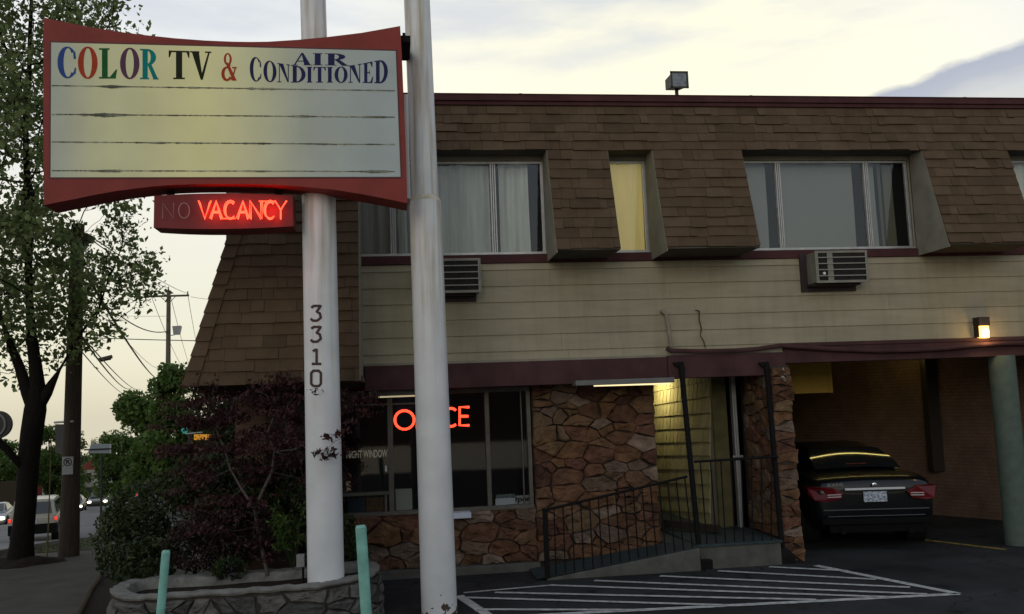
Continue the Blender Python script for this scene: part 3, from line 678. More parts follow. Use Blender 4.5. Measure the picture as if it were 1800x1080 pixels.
# wall lamp
t = thing('wall_lamp', 'small lit wall lamp with dark cap on the beige siding', 'wall lamp', (7.84, F-.05, 2.75))
a_, c_ = at(1716, 558, F-.12), at(1743, 594, F-.12); xm = (a_.x+c_.x)/2; hz2 = a_.z-.115
b = MB(); b.box(xm-.085, xm+.075, F-.15, F-.022, hz2, a_.z); b.box(xm-.085, xm-.07, F-.12, F-.022, c_.z+.01, hz2); b.build('lamp_cap', mat('bronze_cap', (.03, .02, .015), .5), t, bevel=.006)
b = MB(); b.prism([(xm-.065, F-.03, hz2-.002), (xm-.065, F-.145, hz2-.002), (xm-.055, F-.125, c_.z), (xm-.055, F-.03, c_.z)], (.125, 0, 0)); b.build('lamp_glass', mat('lit_lamp_glass', (.8, .6, .3), .3, emit=(1.0, .60, .14), estr=2.2), t, bevel=.01)
b = MB(); b.uvsphere((xm, F-.165, (hz2+c_.z)/2), .03, .012, .035); b.build('bulb_spot', mat('lit_bulb', (1, .9, .6), .3, emit=(1, .85, .45), estr=6), t, smooth=True)
pld = bpy.data.lights.new('lamp_light', 'POINT'); pld.energy = 3.5; pld.color = (1, .62, .22); pld.shadow_soft_size = .05; plo = bpy.data.objects.new('lamp_light', pld); col.objects.link(plo); plo.location = (xm, F-.22, c_.z+.02)
# roof floodlight
t = thing('floodlight', 'square dark floodlight standing on the roof edge', 'floodlight', (3.8, F-.02, ROOFZ+.135))
fa, fb = at(1179, 161, F-.1), at(1205, 131, F-.1); fx = (fa.x+fb.x)/2; fz = (fa.z+fb.z)/2; fz += .02; hs = .12; M_FL = mat('flood_housing', (.035, .034, .022), .5, metal=.2, noise_amt=.3)
b = MB(); fr = [(fx-.105, F-.15, fz-.102), (fx+.105, F-.15, fz-.095), (fx+.11, F-.15, fz+.105), (fx-.10, F-.15, fz+.097)]; bk_ = [(fx-.10, F+.03, fz-.05), (fx-.0, F+.06, fz-.05), (fx-.0, F+.06, fz+.06), (fx-.10, F+.03, fz+.06)]
b.hexa([fr[0], fr[1], (fx+.06, F+.05, fz-.07), (fx-.13, F+.05, fz-.07), fr[3], fr[2], (fx+.06, F+.05, fz+.07), (fx-.13, F+.05, fz+.07)]); b.build('lamp_housing', M_FL, t, bevel=.008)
b = MB(); b.box(fx-.12, fx+.12, F-.165, F-.15, fz-.112, fz-.090); b.box(fx-.12, fx+.12, F-.165, F-.15, fz+.090, fz+.115); b.box(fx-.12, fx-.095, F-.165, F-.15, fz-.105, fz+.105); b.box(fx+.095, fx+.12, F-.165, F-.15, fz-.105, fz+.105); b.build('rim', M_FL, t)
b = MB(); b.box(fx-.095, fx+.095, F-.158, F-.152, fz-.105, fz+.105); b.build('lens', mat('flood_lens', (.09, .10, .12), .15, col2=(.2, .22, .25), nscale=12), t)
b = MB(); zt_ = ROOFZ+.13; b.tube((fx-.01, F-.05, zt_), (fx-.01, F-.05, fz-.06), .024); b.box(fx-.08, fx+.06, F-.10, F+.04, zt_, zt_+.018); b.uvsphere((fx-.01, F-.05, zt_+.02), .045, .045, .03); b.build('bracket', M_FL, t)
# fluorescent fixture on the entry beam
M_TUBE = mat('lit_fluorescent', (.9, .85, .6), .4, emit=(1.0, .84, .45), estr=1.05)
M_FIXT = mat('fixture_metal', (.13, .135, .13), .5, noise_amt=.2)
t = thing('fluorescent_light', 'long grey fluorescent fixture glowing yellow under the entry beam', 'light fixture', (2.9, F-.14, 2.2), group='fluorescent fixtures under the beam')
x0, x1 = at(1010, 683, F-.2).x, at(1183, 672, F-.2).x
b = MB(); b.box(x0, x1, F-.28, F-.062, 2.272, 2.335); b.build('housing', M_FIXT, t, bevel=.006)
b = MB(); b.tube((x0+.25, F-.17, 2.268), (x1-.03, F-.17, 2.262), .012); b.build('tube', M_TUBE, t)
al = bpy.data.lights.new('alcove_fill', 'AREA'); al.shape = 'RECTANGLE'; al.size = .15; al.size_y = .5; al.energy = 9.0; al.color = (1, .85, .44); ao = bpy.data.objects.new('alcove_fill', al); col.objects.link(ao)
ao.location = (3.85, 13.75, 2.32); ao.rotation_euler = (0, R(-68), 0)  # unseen light added deep in the alcove to brighten the shake wall
t = thing('fluorescent_light', 'dim grey fixture above the office window left of the neon sign', 'light fixture', (0, F+.2, 2.2), group='fluorescent fixtures under the beam')
xa_, xb_ = at(648, 690, F+.2).x, at(760, 690, F+.2).x
b = MB(); b.box(xa_, xb_, F+.142, F+.36, 2.235, 2.355); b.build('housing', M_FIXT, t, bevel=.006)
b = MB(); b.tube((xa_+.12, F+.2, 2.226), (xb_, F+.2, 2.226), .010); b.build('tube', mat('dim_tube', (.75, .72, .6), .5, emit=(1, .85, .5), estr=.35), t)
# pipes
def wire_thing(name, label, cat, pts, r, m, group=None):
    b = MB(); b.path(pts, r, 8); o = b.build(name, m, None, smooth=True); return tag(o, label, cat, group)
pz = lambda px, py, Y=F-.11: at(px, py, Y)
wire_thing('maroon_pipe', 'sagging maroon painted pipe lying along the top of the beam', 'pipe', [pz(1172, 612), pz(1180, 617), pz(1230, 618), pz(1290, 617), pz(1330, 614), pz(1372, 608), pz(1400, 610), pz(1460, 614), pz(1540, 617), pz(1600, 616), pz(1660, 613), pz(1720, 607), pz(1760, 604), pz(1830, 604)], .030, M_MAROON2)
wire_thing('drain_pipe', 'short beige pipe running down the siding to the beam', 'pipe', [(pz(1167, 547).x, F-.0, pz(1167, 547).z), (pz(1167, 547).x, F-.06, pz(1167, 547).z), pz(1171, 552, F-.08), pz(1180, 610, F-.08)], .028, mat('beige_pipe', (.23, .20, .15), .7, noise_amt=.3, nscale=8))
wire_thing('dry_vine', 'thin dry vine stem clinging to the siding beside the drain pipe', 'vine', [pz(1222, 545, F-.03), pz(1229, 547, F-.035), pz(1229, 562, F-.035), pz(1233, 578, F-.035), pz(1231, 590, F-.04), pz(1237, 600, F-.04), pz(1240, 612, F-.04)], [.006, .010, .008, .009, .006, .008, .006], mat('vine', (.07, .055, .03), .9))
# torn flashing at the pillar top
b = MB()
for k in range(14):
    c = at(random.uniform(1374, 1390), random.uniform(648, 668), F-.2); a2 = random.uniform(.008, .026)
    v1 = Vector((random.uniform(-1, 1), random.uniform(-.5, .5), random.uniform(-1, 1))).normalized()*a2; v2 = Vector((random.uniform(-1, 1), random.uniform(-.5, .5), random.uniform(-1, 1))).normalized()*a2*.6
    b.prism([c-v1, c+v2, c+v1, c-v2], (0, .003, 0))
tag(b.build('torn_flashing', mat('torn_flash', (.26, .24, .21), .7, noise_amt=.5, nscale=30)), 'crumpled pale torn flashing stuck on top of the stone pillar', 'flashing')

# support posts
def post(px_t, py_t, px_b, py_b, label):
    base_ = G(px_b, py_b); y = base_.y; top = at(px_t, py_t, F-.10); t = thing('support_post', label, 'post', (base_.x, y, 0), group='black metal posts under the entry beam')
    b = MB(); b.tube((base_.x, y, .02), (top.x, F-.12, top.z+.0), .034, n=10); b.build('shaft', M_BLACKMETAL, t, smooth=True)
    b = MB(); b.box(base_.x-.05, base_.x+.13, y-.07, y+.09, 0, .10); b.add([(base_.x-.05, y-.07, .10), (base_.x+.13, y-.07, .10), (base_.x+.13, y+.09, .10), (base_.x-.05, y+.09, .10), (base_.x-.03, y-.02, .19), (base_.x+.04, y-.02, .19), (base_.x+.04, y+.04, .19), (base_.x-.03, y+.04, .19)], [(0, 1, 5, 4), (1, 2, 6, 5), (2, 3, 7, 6), (3, 0, 4, 7), (4, 5, 6, 7)]); b.build('footplate', M_BLACKMETAL, t)
    b = MB(); b.prism([(top.x-.10, F-.086, top.z+.02), (top.x+.03, F-.086, top.z+.03), (top.x+.05, F-.086, top.z-.10), (top.x-.08, F-.086, top.z-.02)], (0, -.045, 0)); b.build('top_bracket', M_BLACKMETAL, t, bevel=.006)
    return top
post(1196, 640, 1232, 1000, 'black metal post standing between the ramp and the concrete slab')
post(1346, 640, 1377, 990, 'black metal post standing in front of the stone pillar')
# railing
def rail(name, label, P0, P1, q0, q1, endpost=False, n=12):
    t = thing(name, label, 'railing', tuple(q0), group='black iron railings at the entry')
    b = MB(); b.path([P0, P1], .016, 8); b.build('top_rail', M_BLACKMETAL, t)
    for k in range(n):
        s = (k+ (1 if endpost else .6))/(n+.3); a2 = P0.lerp(P1, s); c2 = q0.lerp(q1, s); b = MB(); b.tube(c2, a2, .0085, n=6); b.build('baluster', M_BLACKMETAL, t)
    if endpost: b = MB(); b.box(P0.x-.028, P0.x+.028, P0.y-.028, P0.y+.028, 0, P0.z+.02); b.build('end_post', M_BLACKMETAL, t)
rail('ramp_railing', 'black iron railing sloping up along the ramp', at(958, 897, 10.75), at(1208, 838, 10.75), Vector((1.72, 10.75, .0)), Vector((3.55, 10.75, .255)), True, 16)
rail('slab_railing', 'short level black iron railing above the concrete slab', at(1220, 812, 10.84), at(1368, 803, 10.84), Vector((3.66, 10.84, .29)), Vector((4.64, 10.84, .29)), False, 8)
b = MB(); b.hexa([at(1167, 927, 12.2), at(1267, 937, 11.5), at(1267, 937, 11.5)+Vector((0, .12, 0)), at(1167, 927, 12.2)+Vector((0, .12, 0)), at(1167, 914, 12.2), at(1267, 925, 11.5), at(1267, 925, 11.5)+Vector((0, .12, 0)), at(1167, 914, 12.2)+Vector((0, .12, 0))])
for px, Yp in ((1172, 12.15), (1258, 11.58)):
    p = at(px, 930, Yp+.06); b.box(p.x-.03, p.x+.03, Yp+.02, Yp+.10, .26, p.z+.02)
tag(b.build('wood_bench', mat('dark_wood', (.022, .014, .010), .7)), 'low dark wooden plank bench in the alcove behind the railing', 'bench')

# ------------------------------------------------------------------ window signs
M_NEON = mat('red_neon_tube', (1, .1, .05), .4, emit=(1.0, .055, .022), estr=3.2)
M_NEON2 = mat('red_neon_core', (1, .2, .1), .4, emit=(1.0, .10, .05), estr=2.4)
GLY = {
 'V': [[(0, 1), (.5, 0), (1, 1)]], 'A': [[(0, 0), (.5, 1), (1, 0)], [(.2, .38), (.8, .38)]],
 'C': [[(.5+.5*math.cos(R(a)), .5+.5*math.sin(R(a))) for a in range(50, 311, 20)]],
 'N': [[(0, 0), (0, 1), (1, 0), (1, 1)]], 'Y': [[(0, 1), (.5, .5), (1, 1)], [(.5, .5), (.5, 0)]],
 'O': [[(.5+.5*math.cos(R(a)), .5+.5*math.sin(R(a))) for a in range(0, 361, 20)]],
 'F': [[(1, 1), (0, 1), (0, 0)], [(0, .5), (.8, .5)]], 'I': [[(.5, 0), (.5, 1)]], 'E': [[(1, 1), (0, 1), (0, 0), (1, 0)], [(0, .5), (.9, .5)]]}
def neon(t, ch, x0, x1, y0, y1, Y, r, m, name='neon_letter', dx=0, dy=0):
    b = MB()
    for s in GLY[ch]:
        pts = [at(x0+(x1-x0)*u+dx, y1+(y0-y1)*v+dy, Y) for u, v in s]; b.path(pts, r, 8)
    return b.build(name, m, t, smooth=True)
Yn = SW+.05
t = thing('office_neon_sign', 'red lit neon sign reading OFFICE behind the window glass', 'neon sign', tuple(at(760, 752, Yn)))
oy = 714
for ch, xa, xb, ya_, yb in (('O', 694, 728, 722, 755), ('F', 733, 747, 720, 753), ('F', 752, 766, 719, 752), ('I', 770, 778, 718, 751), ('C', 780, 806, 718, 750), ('E', 808, 825, 716, 748)):
    neon(t, ch, xa, xb, ya_, yb, Yn, .017, M_NEON)
b = MB(); b.path([at(690, 760, Yn+.03), at(830, 752, Yn+.03)], .004); b.path([at(690, 718, Yn+.03), at(830, 711, Yn+.03)], .004)
for px in (692, 828): b.path([at(px, 716, Yn+.03), at(px, 758, Yn+.03)], .004); b.path([at(px, 714, Yn+.03), (at(px, 714, Yn+.03).x, Yn+.03, 2.36)], .002)
b.build('support_wire', M_BLACKMETAL, t)
def card(name, label, cat, c, Y, m, thick=.004):
    P = [at(x, y, Y) for x, y in c]; b = MB(); b.prism(P, (0, thick, 0)); return tag(b.build(name, m), label, cat)
gy = SW+.0
M_LET = mat('cream_letters', (.62, .58, .45), .7)
o = text_into('NIGHT WINDOW', (at(609, 806, gy), at(681, 804, gy), at(681, 790, gy), at(609, 793, gy)), 'window_lettering', M_LET, None, bold=.02); tag(o, 'cream words NIGHT WINDOW on the left office pane', 'lettering')
card('paper_notice', 'white printed paper notice taped in the office window beside the white pole', 'notice', [(696, 902), (725, 899), (724, 859), (695, 860)], SW+.03, mat('notice_paper', (.42, .43, .38), .9, noise_amt=.12, nscale=60, stretch=(1, 1, 6)))
card('small_sticker', 'small orange and cream sticker at the left edge of the window', 'sticker', [(608, 865), (617, 864), (616, 846), (608, 847)], SW-.01, mat('sticker', (.5, .3, .15), .6, col2=(.5, .48, .4), nscale=30), .003)
card('white_tag', 'tiny white tag on the night window pane', 'sticker', [(677, 829), (680, 829), (680, 819), (677, 819)], SW-.01, MATS['white_plastic'], .003)
card('orange_poster', 'orange brown poster behind the lower left pane', 'poster', [(644, 902), (680, 901), (680, 874), (643, 875)], SW+.06, mat('poster_orange', (.14, .07, .02), .8, col2=(.20, .12, .03), nscale=25))
card('blue_card', 'blue grey card behind the lower left pane', 'poster', [(612, 903), (642, 902), (641, 875), (611, 876)], SW+.07, mat('card_blue', (.07, .10, .13), .8))
card('white_card', 'blank white card leaning in the bottom right of the office window', 'card', [(871, 889), (906, 886), (905, 875), (871, 877)], SW+.02, mat('white_card', (.55, .56, .56), .8))
card('green_card', 'dark green patterned card standing behind the white card', 'card', [(872, 878), (904, 876), (904, 868), (872, 870)], SW+.035, mat('green_card', (.05, .09, .08), .8, col2=(.25, .30, .28), nscale=60))
t = thing('open_sign', 'grey card with bold black word Open in the window corner', 'sign', tuple(at(920, 888, SW+.03)))
P = [at(903, 888, SW+.03), at(936, 885, SW+.03), at(936, 870, SW+.03), at(903, 872, SW+.03)]; b = MB(); b.prism(P, (0, .004, 0)); b.build('card', mat('open_card', (.35, .35, .33), .8), t)
text_into('Open', (at(896, 886.5, SW+.03), at(934, 884, SW+.03), at(934, 870.5, SW+.03), at(896, 873.5, SW+.03)), 'lettering', mat('black_ink', (.015, .015, .015), .7), t, bold=.035)
b = MB(); p = at(814, 906, SW-.2); b.box(at(790, 905, SW-.2).x, at(828, 905, SW-.2).x, SW-.24, SW-.05, p.z-.035, p.z+.035)
tag(b.build('deal_tray', mat('pale_tray', (.55, .60, .70), .5), bevel=.006), 'small pale blue white tray shelf jutting below the office window', 'tray')

# ------------------------------------------------------------------ sign poles
def rusty_white():
    m = bpy.data.materials.new('pole_white_paint'); m.use_nodes = True; t = m.node_tree; b_ = t.nodes['Principled BSDF']; b_.inputs['Roughness'].default_value = .45
    g_ = N(t, 'ShaderNodeTexCoord'); mp_ = N(t, 'ShaderNodeMapping'); mp_.inputs['Scale'].default_value = (7, 7, .35); L(t, g_.outputs['Object'], mp_.inputs[0])
    n = N(t, 'ShaderNodeTexNoise'); n.inputs['Scale'].default_value = 2.2; n.inputs['Detail'].default_value = 6; L(t, mp_.outputs[0], n.inputs['Vector'])
    r_ = ramp(t, [(.46, 0.0), (.68, .75)]); L(t, n.outputs['Fac'], r_.inputs[0])
    sp = N(t, 'ShaderNodeSeparateXYZ'); L(t, g_.outputs['Object'], sp.inputs[0])
    hgt = N(t, 'ShaderNodeMapRange'); L(t, sp.outputs[2], hgt.inputs[0]); hgt.inputs[1].default_value = 1.8; hgt.inputs[2].default_value = 4.2
    c = mixc(t, math_(t, 'MULTIPLY', r_.outputs[0], hgt.outputs[0]), (.64, .65, .66), (.34, .27, .14))
    n3 = N(t, 'ShaderNodeTexNoise'); n3.inputs['Scale'].default_value = 16; n3.inputs['Detail'].default_value = 6; L(t, g_.outputs['Object'], n3.inputs['Vector'])
    low = N(t, 'ShaderNodeMapRange'); L(t, sp.outputs[2], low.inputs[0]); low.inputs[1].default_value = .32; low.inputs[2].default_value = .0; low.inputs[3].default_value = .0; low.inputs[4].default_value = .27
    chip = math_(t, 'GREATER_THAN', math_(t, 'ADD', n3.outputs['Fac'], low.outputs[0]), .785)
    c = mixc(t, chip, c, (.07, .045, .03))
    n4 = N(t, 'ShaderNodeTexNoise'); n4.inputs['Scale'].default_value = 3; n4.inputs['Detail'].default_value = 5; L(t, g_.outputs['Object'], n4.inputs['Vector'])
    r4 = ramp(t, [(.3, .88), (.7, 1.04)]); L(t, n4.outputs['Fac'], r4.inputs[0]); c = mixc(t, 1.0, c, r4.outputs[0], 'MULTIPLY')
    L(t, c, b_.inputs['Base Color'])
    bp = N(t, 'ShaderNodeBump'); bp.inputs['Strength'].default_value = .2; bp.inputs['Distance'].default_value = .006; L(t, n3.outputs['Fac'], bp.inputs['Height']); L(t, bp.outputs[0], b_.inputs['Normal'])
    return m
M_POLE = rusty_white()
def pole(name, label, segs, loc, rust=True):
    t = thing(name, label, 'pole', loc, group='white steel poles carrying the sign')
    for k, (p0, r0, p1, r1) in enumerate(segs):
        b = MB(); b.tube(p0, p1, r0, r1, n=36, caps=True); b.build('pole_section', M_POLE, t, smooth=True)
    return t
YP1, YP2 = 9.20, 9.45
def cx(pl_, pr_, py, Y): a2, c2 = at(pl_, py, Y), at(pr_, py, Y); return (a2+c2)/2, (c2.x-a2.x)/2*.985
(p0, r0), (p1, r1) = cx(540, 606, 1015, YP1), cx(530, 590, 352, YP1); (p3, r3), (p2, r2) = cx(527, 573, 0, YP1), cx(529, 576, 90, YP1)
p0.z = .25
p4 = p3+(p3-p2)*.8
poleA = pole('sign_pole', 'left white pole with brown numbers 3310, rising out of the stone planter', [(p0, r0, Vector((p1.x, p1.y, p1.z+.35)), r1), (Vector((p1.x, p1.y, p1.z+.35)), r3, p4, r3)], (p0.x, p0.y, .25))
(q0, s0), (q1, s1) = cx(740, 804, 1062, YP2), cx(719, 776, 356, YP2); (q2, s2), (q3, s3) = cx(719, 767, 330, YP2), cx(709, 755, 0, YP2)
q0.z = 0
q1t = q1+Vector((0, 0, .06))
poleB = pole('sign_pole', 'right white pole with a rusty collar, standing on the asphalt', [(q0, s0, q1, s1), (q1t, s2, q3+(q3-q2)*.3, s3)], (q0.x, q0.y, 0))
b = MB(); b.tube(q1, q1t, s1, s2, n=36, caps=False); b.build('rusty_collar', mat('rust_collar', (.42, .36, .25), .6, col2=(.55, .52, .45), nscale=9), poleB, smooth=True)
# digits painted on the left pole
DIG = {'3': [[(.05, .88), (.3, 1), (.95, 1), (.55, .6), (.85, .5), (.95, .2), (.6, 0), (.2, 0), (.0, .14)]], '1': [[(.2, .85), (.55, 1), (.55, .04)], [(.1, 0), (1, 0)]], '0': [[(.25, 0), (.05, .15), (.05, .85), (.25, 1), (.75, 1), (.95, .85), (.95, .15), (.75, 0), (.25, 0)]]}
def paxis(z): return p0.lerp(p1, (z-p0.z)/(p1.z-p0.z)), r0+(r1-r0)*(z-p0.z)/(p1.z-p0.z)
M_DIG = mat('brown_number_paint', (.045, .02, .02), .6)
for ch, ya_, yb in (('3', 538, 564), ('3', 575, 601), ('1', 614, 640), ('0', 652, 679)):
    b = MB()
    for s in DIG[ch]:
        pts = []
        for i in range(len(s)-1):
            for k in range(6): t_ = k/6; pts.append((s[i][0]+(s[i+1][0]-s[i][0])*t_, s[i][1]+(s[i+1][1]-s[i][1])*t_))
        pts.append(s[-1]); Lf = []; Rt = []; Hh, Ww = yb-ya_, 19
        for i, (u, v) in enumerate(pts):
            a2 = pts[max(0, i-1)]; c2 = pts[min(len(pts)-1, i+1)]; dx, dy = (c2[0]-a2[0])*Ww, (c2[1]-a2[1])*Hh; d = math.hypot(dx, dy) or 1
            nx, ny = -dy/d*2.3, dx/d*2.3
            for lst, sg in ((Lf, 1), (Rt, -1)):
                lst.append((546+u*Ww+nx*sg, yb-v*Hh-ny*sg))
        def onpole(px, py):
            d = ray(px, py); y = YP1-.17
            for _ in range(6):
                P_ = O+d*(y/d.y); c_, r_ = paxis(P_.z); dx = P_.x-c_.x; y = c_.y-math.sqrt(max(1e-4, (r_+.0035)**2-dx*dx))
            return O+d*(y/d.y)
        Lp = [onpole(*p) for p in Lf]; Rp = [onpole(*p) for p in Rt]; n = len(Lp)
        b.add(Lp+Rp, [(i, i+1, n+i+1, n+i) for i in range(n-1)])
    b.build('number_digit', M_DIG, poleA, fix=False)

# ------------------------------------------------------------------ big sign
YS = 8.80
def sign_face_mat():
    m = bpy.data.materials.new('sign_acrylic'); m.use_nodes = True; t = m.node_tree; b_ = t.nodes['Principled BSDF']; b_.inputs['Roughness'].default_value = .5; b_.inputs['Specular IOR Level'].default_value = .2
    g_ = N(t, 'ShaderNodeTexCoord'); sp = N(t, 'ShaderNodeSeparateXYZ'); L(t, g_.outputs['Object'], sp.inputs[0])
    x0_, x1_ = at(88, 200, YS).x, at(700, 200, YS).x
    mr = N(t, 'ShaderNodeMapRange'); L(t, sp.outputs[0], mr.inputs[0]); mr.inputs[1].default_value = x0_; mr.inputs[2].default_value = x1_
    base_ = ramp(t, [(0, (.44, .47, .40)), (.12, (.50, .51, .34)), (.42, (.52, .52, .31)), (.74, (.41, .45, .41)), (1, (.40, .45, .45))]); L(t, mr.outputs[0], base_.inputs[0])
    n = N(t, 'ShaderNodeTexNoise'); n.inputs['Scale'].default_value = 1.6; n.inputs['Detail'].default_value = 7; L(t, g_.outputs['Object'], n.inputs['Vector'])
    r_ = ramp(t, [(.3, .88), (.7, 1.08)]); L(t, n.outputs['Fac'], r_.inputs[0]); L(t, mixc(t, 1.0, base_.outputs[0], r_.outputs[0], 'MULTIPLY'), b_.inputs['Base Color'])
    # weak yellow emission in the panel, strongest left of centre
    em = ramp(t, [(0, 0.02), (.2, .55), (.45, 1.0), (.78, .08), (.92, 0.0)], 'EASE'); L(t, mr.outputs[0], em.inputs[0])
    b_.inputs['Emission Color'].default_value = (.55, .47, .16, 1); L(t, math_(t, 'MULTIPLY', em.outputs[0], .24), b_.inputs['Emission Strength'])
    return m
sg = thing('motel_sign', 'large red cabinet sign reading COLOR TV & AIR CONDITIONED with yellowed blank panel', 'sign', tuple((at(77, 350, YS)+at(715, 350, YS))/2))
topc = [(76.4, 30.8), (100, 36.5), (127.8, 42), (165, 49), (210, 56.3), (255, 62), (306.7, 67.5), (360, 71.5), (409.5, 73.6), (440, 74), (471, 73.6), (524.6, 70.2), (574, 65.5), (635.6, 58), (703.4, 46)]
botc = [(716, 357.5), (680, 350), (641, 342.5), (590, 334), (533, 328.5), (500, 326), (450, 324), (395, 323.5), (340, 324), (300, 325.5), (269, 328), (235, 332), (204, 336), (165, 343), (132, 350), (100, 356), (77, 361)]
M_SIGNRED = mat('sign_red_paint', (.215, .036, .029), .6, spec=.2, noise_amt=.22, nscale=3, bump=.15, bscale=12, detail=8)
front = [at(x, y, YS) for x, y in topc] + [at(706, 90, YS), at(713, 250, YS)] + [at(x, y, YS) for x, y in botc] + [at(76, 200, YS)]
b = MB(); b.prism(front, (0, .36, 0)); b.build('cabinet', M_SIGNRED, sg)
fq = [at(86.5, 314.5, YS-.004), at(706.5, 313.5, YS-.004), at(698, 87.5, YS-.004), at(87.5, 72.5, YS-.004)]
b = MB(); b.prism([p+Vector((0, .0, 0)) for p in fq], (0, .0035, 0)); b.build('retaining_trim', mat('sign_trim', (.08, .02, .02), .6), sg)
fq2 = [at(89, 312, YS-.006), at(704, 311, YS-.006), at(695.5, 90, YS-.006), at(90, 75, YS-.006)]
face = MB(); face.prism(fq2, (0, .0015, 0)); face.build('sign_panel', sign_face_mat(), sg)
# letter rails with clinging grime
def grime():
    m = bpy.data.materials.new('grimy_rail'); m.use_nodes = True; t = m.node_tree; b_ = t.nodes['Principled BSDF']; b_.inputs['Roughness'].default_value = .8
    g_ = N(t, 'ShaderNodeTexCoord'); mp_ = N(t, 'ShaderNodeMapping'); mp_.inputs['Scale'].default_value = (1.6, 1, 30); L(t, g_.outputs['Object'], mp_.inputs[0]); n = N(t, 'ShaderNodeTexNoise'); n.inputs['Scale'].default_value = 3; n.inputs['Detail'].default_value = 9; n.inputs['Roughness'].default_value = .7; L(t, mp_.outputs[0], n.inputs['Vector'])
    r_ = ramp(t, [(.40, (.05, .05, .035)), (.50, (.12, .12, .085)), (.60, (.36, .37, .28))]); L(t, n.outputs['Fac'], r_.inputs[0]); L(t, r_.outputs[0], b_.inputs['Base Color']); return m
MG = grime()
rd = random.Random(4)
for (ya_, yb) in ((150.5, 159.5), (201, 206), (249.5, 254), (300, 301.5)):
    b = MB(); n = 160
    for i in range(n):
        t0, t1 = i/n, (i+1)/n; xa, xb = 91+603*t0, 91+603*t1; y = ya_+(yb-ya_)*t0
        nn = noise.noise(Vector((t0*9, ya_*.3, 0)))+.35*noise.noise(Vector((t0*50, ya_, 1)))
        w = .8 + max(0, nn)*5.0 + rd.uniform(0, 1.0)
        b.prism([at(xa, y+w*.8, YS-.0085), at(xb, y+w*.8, YS-.0085), at(xb, y-w*.5, YS-.0085), at(xa, y-w*.5, YS-.0085)], (0, .002, 0))
    b.build('letter_rail', MG, sg, fix=False)
# serif letters
def ell(cx_, cy_, rx, ry, a0, a1, n=22): return [(cx_+rx*math.cos(R(a0+(a1-a0)*i/n)), cy_+ry*math.sin(R(a0+(a1-a0)*i/n))) for i in range(n+1)]
def ringp(o_, i_): return [[o_[k], o_[k+1], i_[k+1], i_[k]] for k in range(len(o_)-1)]
def bxp(a, b_, c, d): return [[(a, c), (b_, c), (b_, d), (a, d)]]
def glyph(ch, bold=1.0):
    w = .24*bold; th = .055
    if ch == 'O': return ringp(ell(.5, .5, .5, .5, 0, 360, 36), ell(.5, .5, .5-w, .5-.05, 0, 360, 36))
    if ch == 'C': return ringp(ell(.53, .5, .53, .5, 42, 318, 30), ell(.56, .5, .53-w, .455, 42, 318, 30)) + [[(.86, .62), (.98, .62), (.94, .86), (.84, .80)], [(.84, .16), (.95, .12), (.99, .34), (.93, .34)]]
    if ch == 'L': return bxp(.16, .16+w*1.1, th, 1-th)+bxp(0, .58, 1-th, 1)+bxp(0, .93, 0, th)+[[(.60, th), (.93, th), (1.0, .30), (.93, .30)]]
    if ch == 'I': return bxp(.5-w*1.0, .5+w*1.0, th, 1-th)+bxp(.05, .95, 1-th, 1)+bxp(.05, .95, 0, th)
    if ch == 'T': return bxp(.5-w*.52, .5+w*.52, th, 1-th)+bxp(.0, 1, 1-th, 1)+bxp(.22, .78, 0, th)+[[(0, .76), (.05, .76), (.14, 1-th), (0, 1-th)], [(.95, .76), (1, .76), (1, 1-th), (.86, 1-th)]]
    if ch == 'V': return [[(.09, .95), (.09+w*1.15, .95), (.60, .0), (.50, 0)], [(.60, .0), (.52, .14), (.84, .95), (.92, .95)]]+bxp(0, .44, .95, 1)+bxp(.70, 1, .95, 1)
    if ch == 'A': return [[(.08, .05), (.16, .05), (.50, .88), (.46, 1)], [(.46, 1), (.56, 1), (.93, .05), (.93-w*1.15, .05)]]+[[(.24, .30), (.66, .30), (.63, .37), (.27, .37)]]+bxp(0, .27, 0, .05)+bxp(.58, 1, 0, .05)
    if ch == 'N': return bxp(.12, .19, .05, .95)+bxp(.82, .89, .0, .95)+[[(.10, 1), (.10+w*1.3, 1), (.89, .0), (.80, .0)]]+bxp(0, .32, 0, .05)+bxp(.70, 1, .95, 1)+bxp(0, .14, .95, 1)
    if ch == 'D': return bxp(.12, .12+w, .05, .95)+bxp(0, .40, .95, 1)+bxp(0, .40, 0, .05)+ringp(ell(.38, .5, .62, .5, -90, 90), ell(.38, .5, .62-w, .44, -90, 90))
    if ch == 'E': return bxp(.14, .14+w*1.1, .05, .95)+bxp(0, .93, .95, 1)+bxp(0, .93, 0, .05)+bxp(.3, .68, .48, .53)+[[(.70, .95), (.93, .95), (.93, .74), (.88, .74)], [(.72, .05), (.93, .05), (1, .30), (.93, .30)], [(.64, .40), (.69, .40), (.69, .61), (.64, .61)]]
    if ch == 'R': return bxp(.14, .14+w, .05, .95)+bxp(0, .42, .95, 1)+bxp(0, .50, 0, .05)+ringp(ell(.40, .73, .48, .27, -90, 90), ell(.40, .73, .48-w, .215, -90, 90))+[[(.42, .48), (.62, .50), (.97, .04), (.72, .04)]]+bxp(.72, 1.02, 0, .05)
    if ch == '&': return ringp(ell(.42, .78, .26, .22, 0, 360, 24), ell(.42, .78, .12, .17, 0, 360, 24))+ringp(ell(.36, .26, .36, .26, 60, 330, 24), ell(.38, .27, .17, .19, 60, 330, 24))+[[(.26, .66), (.44, .66), (1.0, .02), (.74, .02)], [(.62, .06), (.72, .02), (.96, .48), (.88, .48)], [(.70, .46), (1.0, .46), (1.0, .51), (.70, .51)], [(.36, .48), (.54, .40), (.60, .62), (.52, .66)]]
LC = {'b': (.035, .07, .22), 'r': (.36, .05, .025), 'g': (.02, .10, .03), 'p': (.11, .05, .09), 't': (.01, .19, .18), 'k': (.022, .026, .015), 'n': (.025, .027, .085)}
